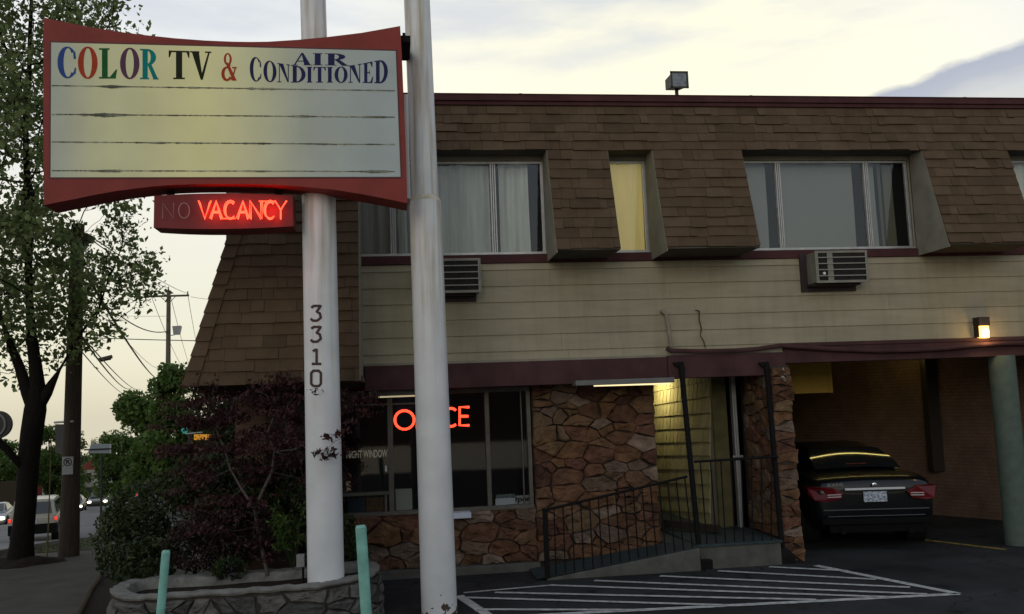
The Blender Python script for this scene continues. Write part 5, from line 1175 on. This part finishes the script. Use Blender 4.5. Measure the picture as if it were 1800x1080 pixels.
# ------------------------------------------------------------------ utility poles and wires
M_WOOD = mat('pole_wood', (.070, .054, .042), .95, noise_amt=.4, nscale=12, bump=.9, bscale=26, stretch=(4, 4, .25))
M_WOOD2 = mat('far_pole_wood', (.12, .10, .075), .95, noise_amt=.3, nscale=3)
ub = atz(121, 973, -.02); ut = at(131, 615, ub.y); ud = (ut-ub); utop = ub+ud*(5.3/ud.z)
t = thing('utility_pole', 'weathered wooden utility pole near the street tree with a parking sign on it', 'utility pole', tuple(ub), group='wooden utility poles'); b = MB(); b.path([ub-ud*.02, ub+ud*.25, ub+ud*.5, ub+ud, utop], [.158, .142, .132, .12, .10], 18); b.build('pole', M_WOOD, t, smooth=True)
b = MB(); b.box(utop.x-.2, utop.x+.2, utop.y-.16, utop.y+.14, utop.z-.3, utop.z-.18); b.build('wire_bracket', M_WOOD, t)
fb = at(295.5, 650, 58); ftop = at(296.5, 511, 58); fbase = Vector((fb.x-.02, 58, gz(fb.x, 58)))
t = thing('utility_pole', 'distant utility pole with a single crossarm against the yellow sky', 'utility pole', tuple(fbase), group='wooden utility poles')
b = MB(); b.path([fbase, fb, ftop], [.17, .15, .12], 12); b.build('pole', M_WOOD2, t, smooth=True)
ca, cb_ = at(259, 522, 58), at(333, 520, 58); b = MB(); b.path([ca-Vector((0, .12, 0)), cb_-Vector((0, .12, 0))], .065, 6); b.build('crossarm', M_WOOD2, t)
b = MB(); b.path([at(283, 523, 57.9), at(294, 532, 57.9)], .02, 5); b.path([at(308, 522, 57.9), at(299, 531, 57.9)], .02, 5); b.build('brace', M_WOOD2, t)
for px in (264, 296, 330): p = at(px, 516 if px != 296 else 508, 57.9); b = MB(); b.tube(p-Vector((0, 0, .12)), p+Vector((0, 0, .14)), .05, .03, n=8); b.build('insulator', M_WOOD2, t)
b = MB(); l0, l1 = at(304, 574, 57.6), at(318, 588, 57.6); b.hexa([(l0.x+.05, 57.5, l1.z), (l1.x-.15, 57.5, l1.z), (l1.x-.1, 57.9, l1.z), (l0.x+.1, 57.9, l1.z), (l0.x, 57.4, l0.z), (l1.x+.05, 57.4, l0.z+.02), (l1.x, 57.9, l0.z), (l0.x+.05, 57.9, l0.z)]); b.path([at(299, 590, 57.8), at(307, 589, 57.7)], .03, 5); b.build('lamp_head', mat('lamp_metal', (.30, .30, .32), .4), t)
def sag(pa, pb_, dip, r, label, m=M_BLACKMETAL):
    n = 22; pts = []
    for i in range(n+1): s = i/n; p = pa.lerp(pb_, s); pts.append(p-Vector((0, 0, dip*4*s*(1-s))))
    b = MB(); b.path(pts, r, 5); return tag(b.build('overhead_wire', m, None, smooth=True), label, 'wire', 'overhead wires along the street')
M_WIRE = mat('wire_black', (.02, .02, .02), .7)
nxt = lambda px, py, Y=130: at(px, py, Y)
sag(utop+Vector((0, 0, -.1)), at(296.5, 507, 58), .12, .012, 'thin wire running to the tip of the distant utility pole', M_WIRE)
sag(utop+Vector((.19, 0, -.2)), at(330, 516, 58), .12, .012, 'thin wire running to the right end of the distant crossarm', M_WIRE)
sag(utop+Vector((-.19, 0, -.2)), at(264, 516, 58), .12, .012, 'thin wire running to the left end of the distant crossarm', M_WIRE)
sag(at(330, 516, 58), nxt(352, 625), .6, .018, 'wire dropping from the crossarm right end down behind the mansard roof', M_WIRE)
sag(at(296.5, 507, 58), nxt(340, 660), .6, .018, 'wire dropping from the far pole tip into the trees', M_WIRE)
sag(at(264, 516, 58), nxt(330, 660), .6, .018, 'wire dropping from the crossarm left end across the far pole', M_WIRE)
sag(at(150, 480, 15.5), nxt(280, 668, 70), .35, .028, 'thick black cable sloping down through the open sky', M_WIRE)
sag(at(120, 560, 15.5), nxt(232, 682, 90), .5, .022, 'black cable low at left passing the small crossbar', M_WIRE)
sag(at(130, 575, 15.5), nxt(248, 684, 90), .4, .015, 'thin cable just above the low left cable', M_WIRE)
sag(at(120, 590, 15.5), nxt(228, 692, 90), .4, .013, 'thinnest cable lowest at the left', M_WIRE)
sag(at(176, 540, 30), nxt(290, 650, 90), .6, .012, 'faint thin wire crossing above the thick cable', M_WIRE)
sag(at(212, 556, 45), at(293, 583, 57.9), .3, .030, 'grey support cable running to the far pole lamp', M_WIRE)
sag(at(140, 593, 60), at(420, 600, 57), .05, .028, 'level cable crossing behind the far pole', M_WIRE)
sag(at(150, 553, 60), at(294, 556, 58), .05, .010, 'faint level wire left of the far pole', M_WIRE)
sag(at(268, 511, 58.2), at(294, 514, 58), .02, .015, 'short wire at the top of the far pole', M_WIRE)
sag(at(335, 522, 58), at(480, 526, 60), .2, .012, 'thin wire running right from the crossarm behind the roof', M_WIRE)
a2 = at(190, 0, 30); sag(a2+(a2-at(211, 56, 34))*.6, at(236, 140, 40), .05, .014, 'thin wire in the sky above the sign left half', M_WIRE)
# small crossbar on the cable
b = MB(); b.path([at(173, 633, 45), at(197, 627, 45)], .09, 6); b.path([at(176, 635, 45.1), at(195, 631, 45.1)], .05, 6); tag(b.build('cable_spreader', M_WOOD), 'short dark bar riding on the low cables', 'crossbar')
# no-parking sign on the near pole
def polep(py): s = (at(125, py, ub.y).z-ub.z)/ud.z; return ub+ud*s
Ys = ub.y-.17
t = thing('parking_sign', 'white no parking sign with a struck circled P on the near utility pole', 'sign', tuple(at(118, 818, Ys)))
P = [at(109, 835, Ys), at(128, 834, Ys), at(129, 803, Ys), at(109, 803, Ys)]; b = MB(); b.prism(P, (0, .006, 0)); b.build('plate', mat('sign_white', (.42, .42, .41), .6, noise_amt=.15, nscale=30), t)
b = MB(); n = 26; c = at(119, 812.5, Ys-.002); r1_, r2_ = .064, .050
for i in range(n):
    a, a3 = 2*math.pi*i/n, 2*math.pi*(i+1)/n; b.quad(*[(c.x+r*math.cos(x), Ys-.003, c.z+r*math.sin(x)) for r, x in ((r1_, a), (r1_, a3), (r2_, a3), (r2_, a))])
b.quad((c.x-.045, Ys-.0045, c.z+.035), (c.x-.036, Ys-.0045, c.z+.044), (c.x+.045, Ys-.0045, c.z-.035), (c.x+.036, Ys-.0045, c.z-.044)); b.build('ring', MATS['black_ink'], t, fix=False)
text_into('P', ((c.x-.022, Ys-.002, c.z-.034), (c.x+.026, Ys-.002, c.z-.034), (c.x+.026, Ys-.002, c.z+.034), (c.x-.022, Ys-.002, c.z+.034)), 'letter', MATS['black_ink'], t, bold=.03)
b = MB()
for px, py in ((111, 819), (127, 818)): p = at(px, py, Ys); b.tube((p.x, Ys-.006, p.z), (p.x, Ys, p.z), .008, n=8)
b.build('bolt', MATS['black_ink'], t)
# dark angled sign with a pale top edge clipped to the pole
t = thing('pole_sign', 'dark sign panel with pale top bar sticking out left of the near pole', 'sign', tuple(at(105, 800, ub.y)))
b = MB(); b.prism([at(97, 797, ub.y+.25), at(116, 800, ub.y), at(118, 746, ub.y), at(97, 746, ub.y+.25)], (0, .02, 0)); b.build('panel', mat('dark_panel', (.016, .016, .016), .6, noise_amt=.2), t)
b = MB(); b.path([at(96, 743, ub.y+.2), at(129, 741, ub.y-.16)], .018, 6); b.build('top_bar', mat('pale_bar', (.35, .37, .37), .5), t)
# slim stake
sb = atz(82, 988, 0); b = MB(); b.path([sb, at(84, 950, sb.y), at(86, 900, sb.y), at(90, 775, sb.y+.1)], [.014, .012, .010, .008], 6); b.uvsphere(tuple(at(83, 957, sb.y)), .022, .022, .06); tag(b.build('metal_stake', mat('rusty_stake', (.10, .075, .04), .8, col2=(.16, .15, .06), nscale=6)), 'slim rusty metal stake standing in the strip between trunk and utility pole', 'stake')
# round-ringed dark sign at the left edge
t = thing('ring_sign', 'dark round sign with a grey ring cut by the left edge of the photo', 'sign', tuple(at(-6, 800, 13.3)))
c = at(-6, 747, 13.3); b = MB(); b.tube((c.x, 13.3, c.z), (c.x, 13.36, c.z), .19, n=32); b.build('disc', MATS['dark_panel'], t)
b = MB(); b.path([(c.x+.115*math.cos(2*math.pi*i/28), 13.29, c.z+.145*math.sin(2*math.pi*i/28)) for i in range(28)], .017, 6, closed=True); b.build('ring', mat('ring_grey', (.16, .15, .16), .6), t)
b = MB(); b.tube((c.x-.05, 13.4, 0), (c.x-.05, 13.4, c.z), .03); b.build('post', M_BLACKMETAL, t)

# ------------------------------------------------------------------ vehicles
M_TYRE = mat('tyre_rubber', (.012, .012, .012), .85); M_RIM = mat('wheel_rim', (.30, .30, .31), .35, metal=.7)
M_CARG = mat('car_glass', (.012, .014, .016), .06, spec=.8)
M_CHROME = mat('chrome', (.6, .6, .62), .18, metal=1)
def car(name, label, loc, rz, kind, paint, group=None, wheels=True, lit=None, cat='car', plate=True, badge=None, detail=True, tail=None):
    t = thing(name, label, cat, loc, rz, group, local=True)
    if kind == 'sedan':
        Lh, H_, W = 4.7, 1.42, .88; body = [(0, .70, .42, .84), (.05, .80, .30, .93), (.25, .86, .26, .99), (.9, .88, .24, 1.0), (1.7, .88, .2, .97), (2.7, .88, .2, .95), (3.5, .87, .22, .92), (4.2, .84, .24, .82), (4.6, .76, .28, .70), (4.7, .62, .36, .62)]
        gh = [(.62, .70, .66, .985), (1.0, .735, .60, 1.20), (1.45, .75, .56, 1.36), (2.1, .75, .56, H_), (2.8, .75, .56, 1.39), (3.2, .74, .60, 1.18), (3.65, .72, .68, .95)]; wy = (.95, 3.75)
    elif kind == 'coupe':
        Lh, H_, W = 4.7, 1.37, .87; body = [(-.02, .66, .48, .86), (.03, .79, .30, .955), (.22, .87, .25, 1.00), (.9, .89, .22, 1.02), (1.7, .89, .2, .985), (2.7, .89, .2, .95), (3.5, .87, .22, .92), (4.2, .84, .24, .82), (4.6, .76, .28, .70), (4.7, .62, .36, .62)]
        gh = [(.62, .66, .60, 1.0), (1.0, .70, .57, 1.16), (1.50, .73, .50, 1.30), (2.1, .74, .50, H_), (2.8, .75, .54, 1.34), (3.2, .74, .58, 1.14), (3.65, .72, .68, .95)]; wy = (.92, 3.75)
    else:
        Lh, H_, W = 4.6, 1.75, .90; body = [(0, .84, .45, 1.0), (.04, .88, .36, 1.06), (.3, .90, .32, 1.08), (1, .90, .3, 1.08), (2.0, .90, .3, 1.06), (3.2, .90, .3, 1.05), (3.9, .88, .32, 1.0), (4.4, .84, .36, .92), (4.6, .72, .45, .78)]
        gh = [(.04, .84, .83, 1.09), (.14, .83, .74, 1.45), (.26, .82, .70, 1.72), (1.4, .82, .70, H_), (2.5, .82, .70, 1.71), (2.9, .80, .72, 1.42), (3.3, .80, .76, 1.08)]; wy = (.85, 3.65)
    b = MB(); vs = []; fs = []
    prof2 = lambda w, zb, zt: [(0, zb), (w*.82, zb), (w*.96, zb+.10), (w, zb+(zt-zb)*.45), (w*.985, zt-.14), (w*.93, zt-.02), (w*.55, zt+.012), (0, zt+.02)]
    for (y, w, zb, zt) in body:
        pr_ = prof2(w, zb, zt); ring = pr_+[(-x, z) for x, z in pr_[-2:0:-1]]; vs += [(x, y, z) for x, z in ring]
    k = 14; m_ = len(body)
    for i in range(m_-1):
        for j in range(k): fs.append((i*k+j, (i+1)*k+j, (i+1)*k+(j+1) % k, i*k+(j+1) % k))
    fs += [tuple(range(k)), tuple((m_-1)*k+j for j in range(k))[::-1]]
    b.add(vs, fs); bo = b.build('body', paint, t, smooth=True)
    sub = bo.modifiers.new('sub', 'SUBSURF'); sub.levels = sub.render_levels = 2 if detail else 1
    # greenhouse
    b = MB(); vs = []; fs = []; k = 8
    for (y, wb, wt, zt) in gh:
        zb_ = np.interp(y, [s[0] for s in body], [s[3] for s in body])-.05; ring = [(wb, zb_), (wb*.98, zb_+(zt-zb_)*.3), (wt+.02 if zt-zb_ > .2 else wt+.04, zt-.04 if zt-zb_ > .2 else zb_+(zt-zb_)*.7), (wt*.8, zt), (-wt*.8, zt), (-(wt+.02) if zt-zb_ > .2 else -(wt+.04), zt-.04 if zt-zb_ > .2 else zb_+(zt-zb_)*.7), (-wb*.98, zb_+(zt-zb_)*.3), (-wb, zb_)]
        vs += [(x, y, z) for x, z in ring]
    for i in range(len(gh)-1):
        for j in range(k): fs.append((i*k+j, (i+1)*k+j, (i+1)*k+(j+1) % k, i*k+(j+1) % k))
    fs += [tuple(range(k)), tuple((len(gh)-1)*k+j for j in range(k))[::-1]]
    b.add(vs, fs); go = b.build('roof', paint, t, smooth=True, fix=True)
    # glass sheets, standing a few mm proud of the cabin
    def gq(name_, pts, off=(0, 0, 0)):
        g = MB(); g.prism([Vector(p)+Vector(off) for p in pts], Vector(off)*-.4 if any(off) else (0, .004, 0)); return g.build(name_, M_CARG, t)
    def gpt(i, s): y, wb, wt, zt = gh[i]; zb_ = np.interp(y, [q_[0] for q_ in body], [q_[3] for q_ in body])-.05; return (s*wt*.80, y, zt)
    r0_, r2_ = gh[0], gh[2]; f0_, f2_ = gh[-1], gh[-3]
    if kind in ('sedan', 'coupe'):
        nW = 9; g = MB(); g_vs = []
        for i, (y, hw, z) in enumerate(((r0_[0]+.06, .60, r0_[3]+.045), (gh[1][0], .585, gh[1][3]+.012), (r2_[0]-.06, .515, r2_[3]-.008))):
            for j in range(nW): s = -1+2*j/(nW-1); g_vs.append((s*hw, y-.012-.03*(1-s*s)*(1 if i else .6), z+.010+.022*(1-s*s)))
        g.add(g_vs, [(i*nW+j, i*nW+j+1, (i+1)*nW+j+1, (i+1)*nW+j) for i in range(2) for j in range(nW-1)]); g.build('rear_window', M_CARG, t, smooth=True)
        gq('windscreen', [(-.60, f0_[0]-.10, f0_[3]+.06), (.60, f0_[0]-.10, f0_[3]+.06), (.52, f2_[0]+.08, f2_[3]-.02), (-.52, f2_[0]+.08, f2_[3]-.02)], (0, .03, .02))
        for s in (-1, 1):
            gq('side_window', [(s*.735, 1.25, 1.03), (s*.735, 3.3, 1.02), (s*.59, 2.7, H_-.085), (s*.575, 1.6, H_-.10)], (s*.022, 0, .004))
    else:
        gq('rear_window', [(-.70, .075, 1.14), (.70, .075, 1.14), (.62, .215, 1.62), (-.62, .215, 1.62)], (0, -.03, 0))
        gq('windscreen', [(-.66, 3.22, 1.14), (.66, 3.22, 1.14), (.60, 2.62, 1.66), (-.60, 2.62, 1.66)], (0, .04, .02))
        for s in (-1, 1):
            for ya_, yb in ((.42, 1.25), (1.33, 2.1), (2.18, 2.95)): gq('side_window', [(s*.815, ya_, 1.13), (s*.815, yb, 1.13), (s*.735, min(yb, 2.6), 1.60), (s*.735, ya_+.06, 1.60)], (s*.022, 0, 0))
    # wheels
    for s in (-1, 1):
        for y in wy:
            R_ = .33 if kind != 'suv' else .36; b = MB(); b.tube((s*(W-.23), y, R_), (s*(W-.01), y, R_), R_, n=24); w_ = b.build('wheel', M_TYRE, t, bevel=.02)
            if detail: b = MB(); b.tube((s*(W-.012), y, R_), (s*(W+.004), y, R_), R_*.62, n=16); b.build('rim', M_RIM, w_)
            b = MB(); b.tube((s*(W-.26), y, R_+.01), (s*(W+.002), y, R_+.01), R_+.055, n=24); b.build('wheel_arch', M_TYRE, t)
    M_TL = mat('tail_lens', (.11, .005, .008), .3, spec=.3); M_TLON = mat('tail_lens_lit', (.5, .02, .02), .2, emit=(1, .06, .03), estr=.7)
    tl_m = M_TLON if lit == 'tail' else M_TL
    for s in (-1, 1):
        b = MB()
        if kind == 'suv': b.box(*sorted((s*.80, s*.895)), -.02, .12, .86, 1.0)
        elif kind == 'coupe':
            P = [(s*.42, -.075, .79), (s*.47, -.07, .705), (s*.68, -.055, .675), (s*.80, .005, .69), (s*.86, .08, .76), (s*.865, .10, .85), (s*.78, .01, .875), (s*.55, -.06, .865)]
            b.prism(P, (0, .20, 0))
        else: b.box(*sorted((s*.52, s*.86)), -.01, .15, .70, .88)
        b.build('tail_light', tl_m, t, bevel=.01 if kind == 'coupe' else 0)
        if kind == 'coupe':
            b = MB()
            for q_ in range(2): b.prism([(s*.46, -.082, .765-.03*q_), (s*.64, -.068, .76-.03*q_), (s*.64, -.068, .775-.03*q_), (s*.46, -.082, .78-.03*q_)], (0, .01, 0))
            b.build('reversing_lamp', mat('clear_lens', (.45, .35, .35), .2), t)
        b = MB(); b.uvsphere((s*.66, Lh-.10, .66), .17, .12, .09); b.build('headlight', mat('headlight_on', (1, .95, .8), .2, emit=(1, .85, .55), estr=9) if lit == 'head' else mat('headlight_off', (.5, .5, .5), .1), t, smooth=True)
    if detail or plate:
        b = MB(); b.box(-.155, .155, -.05, -.036, .66, .80) if kind != 'suv' else b.box(-.155, .155, -.012, .0, .78, .92)
        b.build('licence_plate', mat('plate_face', (.55, .58, .62), .5, col2=(.08, .12, .20), nscale=38), t, bevel=.003)
    b = MB(); zb0 = .46 if kind != 'suv' else .55
    b.box(-.72, .72, -.035, .02, zb0-.10, zb0-.02) if kind != 'suv' else b.box(-.90, .90, -.05, .25, .34, .74); b.build('bumper_trim', mat('black_trim', (.004, .004, .004), .8), t, bevel=.01)
    if kind == 'coupe':
        b = MB(); b.box(-.40, .40, -.062, -.03, .822, .850); b.build('chrome_strip', mat('satin_chrome', (.62, .63, .65), .5, metal=.25), t, bevel=.004)
        b = MB(); b.box(-.70, .70, -.05, -.03, .555, .565); b.box(-.64, .64, -.045, -.03, .47, .478); b.build('bumper_line', mat('bumper_glint', (.10, .10, .11), .3), t)
        b = MB()
        for s in (-1, 1): b.tube((s*.45, -.03, .27), (s*.45, .1, .27), .045, n=12)
        b.box(-.62, .62, .0, .1, .25, .36); b.build('exhaust', MATS['black_trim'], t)
        b = MB(); b.uvsphere((0, -.052, .885), .035, .008, .035); b.build('emblem', M_CHROME, t)
        text_into('E350', ((-.62, -.018, .875), (-.42, -.035, .88), (-.42, -.035, .92), (-.62, -.018, .915)), 'model_lettering', M_CHROME, t, push=.012, bold=.02)
        b = MB(); b.box(-.48, .48, .95, 1.05, 1.0, 1.1) if False else b.box(-.14, .14, .72, .74, 1.115, 1.125); b.build('brake_light', M_TL, t)
    return t
M_BLKCAR = mat('black_car_paint', (.004, .005, .0065), .28, coat=.45, spec=.3)
rc = atz(1535, 958, 0); 
car('parked_car', 'black parked sedan seen from behind in the dark carport', (6.20, 11.30, .0), R(-12), 'coupe', M_BLKCAR, badge=True, cat='car').scale = (.96, .96, .96)
def onroad(px, Y): x = at(px, 800, Y).x; return (x, Y, gz(x, Y)+.01)
HD = R(14.0)
car('suv', 'beige suv with one glowing tail light driving away between trunk and pole', onroad(60, 40), HD, 'suv', mat('suv_paint', (.28, .265, .22), .4, coat=.3), cat='suv', lit='tail')
car('distant_car', 'pale silver hatchback driving away in the middle of the street', onroad(222, 84), HD, 'suv', mat('silver_paint', (.42, .45, .50), .35, coat=.3), 'cars on the street', lit='tail')
car('distant_car', 'dark oncoming car with two bright headlights', onroad(177, 92), HD+math.pi, 'sedan', mat('dark_paint', (.03, .028, .025), .35, coat=.3), 'cars on the street', lit='head')
car('distant_car', 'pale silver oncoming sedan at the far left beside the tree trunk', onroad(5, 62), HD+math.pi, 'sedan', mat('white_paint', (.22, .24, .26), .35, coat=.3), 'cars on the street', lit='head')
car('distant_car', 'dark car mostly hidden behind the near utility pole', onroad(134, 80), HD+math.pi, 'sedan', mat('grey_paint', (.08, .08, .08), .35), 'cars on the street', lit='head')
car('distant_car', 'red car with orange lights far along the street beside the shrub top', onroad(284, 120), HD, 'suv', mat('red_paint', (.25, .03, .02), .35), 'cars on the street', lit='tail')
car('distant_car', 'far car whose headlights glint through the maple', onroad(310, 130), HD+math.pi, 'sedan', mat('grey_paint', (.08, .08, .08), .35), 'cars on the street', lit='head')
car('distant_car', 'farthest car with headlights glinting through the maple to the right', onroad(352, 140), HD+math.pi, 'sedan', mat('dark_paint', (.03, .028, .025), .35), 'cars on the street', lit='head')
for k, (px, Y) in enumerate(((204, 118), (222, 122), (240, 126), (256, 130))):
    car('parked_van', ['white parked van nearest the red roofed building', 'second white van parked in the row', 'third white van parked in the row', 'farthest white van in the parked row'][k], onroad(px, Y), HD+math.pi/2, 'suv', mat('van_white', (.5, .52, .53), .5), 'white vans parked across the street', cat='van', detail=False, plate=False)

# ------------------------------------------------------------------ across the street
M_PLA = mat('plaster', (.36, .33, .29), .9, noise_amt=.2, nscale=.8); M_RROOF = mat('red_roof', (.20, .045, .035), .8)
def box_on(name, label, cat, px0, px1, top, bot, Y, depth, m):
    a2, c2 = at(px0, top, Y), at(px1, top, Y); zb_ = at((px0+px1)/2, bot, Y).z; t = thing(name, label, cat, ((a2.x+c2.x)/2, Y, min(zb_, gz(a2.x, Y)))); b = MB(); b.box(a2.x, c2.x, Y, Y+depth, min(zb_, gz(a2.x, Y)-.2), a2.z); b.build('wall', m, t); return t, a2, c2
t, a2, c2 = box_on('house', 'small pale building with a steep red gable across the street', 'building', 146, 166, 826, 868, 100, 8, M_PLA)
mx = (a2.x+c2.x)/2+.1; b = MB(); b.prism([(mx-.9, 99.9, a2.z), (c2.x, 99.9, a2.z), (mx+.1, 99.9, at(155, 806, 100).z)], (0, 8.2, 0)); b.build('roof', M_RROOF, t)
b = MB(); b.box(a2.x, c2.x, 99.8, 100, gz(a2.x, 100), at(150, 857, 100).z); b.build('stone_base', mat('dark_base', (.05, .05, .05), .9), t)
b = MB(); b.box(a2.x+.35, a2.x+.8, 99.9, 100, at(150, 848, 100).z, at(150, 832, 100).z); b.build('window', M_CARG, t)
t, a2, c2 = box_on('house', 'long pinkish low building beside the red gabled one', 'building', 166, 196, 832, 862, 108, 6, mat('pink_plaster', (.30, .22, .19), .9))
for k in range(4): x = a2.x+(c2.x-a2.x)*(k+.3)/4.2; b = MB(); b.box(x, x+.25, 107.9, 108, at(170, 856, 108).z, at(170, 840, 108).z); b.build('window', M_CARG, t)
b = MB(); b.box(a2.x-.2, c2.x+.2, 107.7, 114.2, a2.z, a2.z+.2); b.build('roof', MATS['dark_base'], t)
t, a2, c2 = box_on('fence_wall', 'dark red wall running behind the near utility pole and the trunk', 'wall', 50, 146, 845, 872, 96, .3, mat('red_wall', (.13, .022, .018), .8, noise_amt=.2, nscale=.7))
for k, px in enumerate((62, 77, 104, 118)): p = at(px, 845, 95.9); b = MB(); b.box(p.x-.1, p.x+.1, 95.85, 95.99, at(px, 872, 96).z, at(px, 838, 96).z); b.build('fence_post', mat('pale_post', (.30, .32, .31), .8), t)
t, a2, c2 = box_on('fence_wall', 'dark brown slatted fence at the far left across the street', 'wall', -60, 50, 850, 878, 80, .3, mat('brown_fence', (.04, .03, .02), .8))
t, a2, c2 = box_on('low_building', 'long low grey building at the far end of the street', 'building', 195, 300, 833, 850, 150, 8, mat('grey_wall', (.16, .16, .16), .9, noise_amt=.4, nscale=.6)); b = MB(); b.box(a2.x-.3, c2.x+.3, 149.6, 158.2, a2.z, a2.z+.35); b.build('roof', MATS['dark_base'], t)
# street name gantry sign
t = thing('street_sign', 'grey blue overhead street sign on a mast seen from behind', 'sign', (at(175, 860, 60).x, 60, gz(at(175, 860, 60).x, 60)))
b = MB(); M_SB = mat('sign_back', (.17, .20, .22), .5)
b.prism([at(154, 797, 60), at(195, 797, 60), at(195, 781, 60), at(160, 781, 60)], (0, .06, 0)); b.build('panel', M_SB, t)
b = MB(); b.path([at(148, 791, 59.9), at(196, 789, 59.9)], .05, 6); b.build('mast_arm', MATS['dark_panel'], t)
b = MB(); p = at(194.5, 789, 59.95); b.box(p.x-.03, p.x+.03, 59.9, 59.96, at(194, 797, 60).z, at(194, 781, 60).z); b.build('edge_strip', MATS['pale_bar'], t)
b = MB(); b.path([at(179, 792, 60.1), Vector((at(178, 860, 60.1).x, 60.1, gz(at(178, 860, 60).x, 60)-.1))], .07, 8); b.build('post', MATS['dark_panel'], t)
t = thing('traffic_sign', 'small teal and orange lit sign high behind the red maple', 'sign', tuple(at(335, 800, 40)))
b = MB(); b.tube(at(324, 757, 40), at(324, 757, 40)+Vector((0, .1, 0)), .13, n=14); b.build('teal_disc', mat('teal_lit', (.02, .25, .22), .5, emit=(.02, .35, .30), estr=.25), t)
b = MB(); b.path([at(326, 763, 40), at(355, 760, 40)], .025, 5); b.build('arm', MATS['pale_bar'], t)
b = MB(); b.prism([at(341, 774, 40), at(372, 773, 40), at(371, 764, 40), at(341, 764, 40)], (0, .08, 0)); b.build('orange_panel', mat('orange_lit', (.35, .14, .01), .5, emit=(.8, .33, .02), estr=.45, col2=(.08, .03, .01), nscale=5), t)
b = MB(); b.path([at(333, 762, 40.1), Vector((at(333, 762, 40.1).x, 40.1, gz(at(333, 762, 40).x, 40)))], .06, 8); b.build('post', MATS['dark_panel'], t)
# hidden tube lighting the car's roof line, a fixture on the carport ceiling
t = thing('carport_light', 'yellow tube light on the carport ceiling mirrored in the car rear window', 'light fixture', (7.4, 13.9, 2.6))
b = MB(); b.box(6.2, 8.7, 13.85, 13.95, 2.60, 2.62); b.build('housing', M_FIXT, t); b = MB(); b.tube((6.25, 13.9, 2.585), (8.65, 13.9, 2.585), .014); b.build('tube', mat('lit_carport_tube', (.9, .8, .4), .4, emit=(1.0, .80, .25), estr=7), t)

# planting bed edge between the sidewalk and the planter, and the pale apron slab
b = MB(); P = [atz(x, y, .028) for x, y in ((138, 1090), (163, 1040), (180, 1008), (225, 990), (300, 1000), (330, 1090))]; b.add(P, [tuple(range(len(P)))]); tag(b.build('soil_bed', MATS['planter_soil'], fix=False), 'dark soil bed beside the planter', None, None, 'structure')
b = MB(); pp = [atz(x, y, .03) for x, y in ((136, 1088), (150, 1062), (160, 1040), (172, 1024), (178, 1012))]; b.path([p+Vector((0, 0, .015)) for p in pp], .028, 6); tag(b.build('bed_edging', mat('edging_wood', (.05, .035, .02), .9)), 'brown timber edging along the sidewalk by the planter', 'edging')

# unseen low building added behind the viewer so the office glass mirrors something dark
t = thing('low_building', 'added low building behind the camera, unseen except as a dark reflection in the office glass', 'building', (0, -26, 0))
b = MB(); b.box(-34, 40, -34, -26, 0, 4.6); b.build('wall', mat('added_wall', (.06, .055, .05), .9, noise_amt=.3, nscale=.5), t)
b = MB(); b.box(-34.4, 40.4, -34.4, -25.5, 4.6, 5.0); b.build('roof', MATS['dark_base'], t)
for k in range(9): b = MB(); b.box(-30+k*7.5, -27+k*7.5, -25.99, -25.9, 1.0, 2.6); b.build('window', mat('added_window', (.10, .13, .17), .2), t)
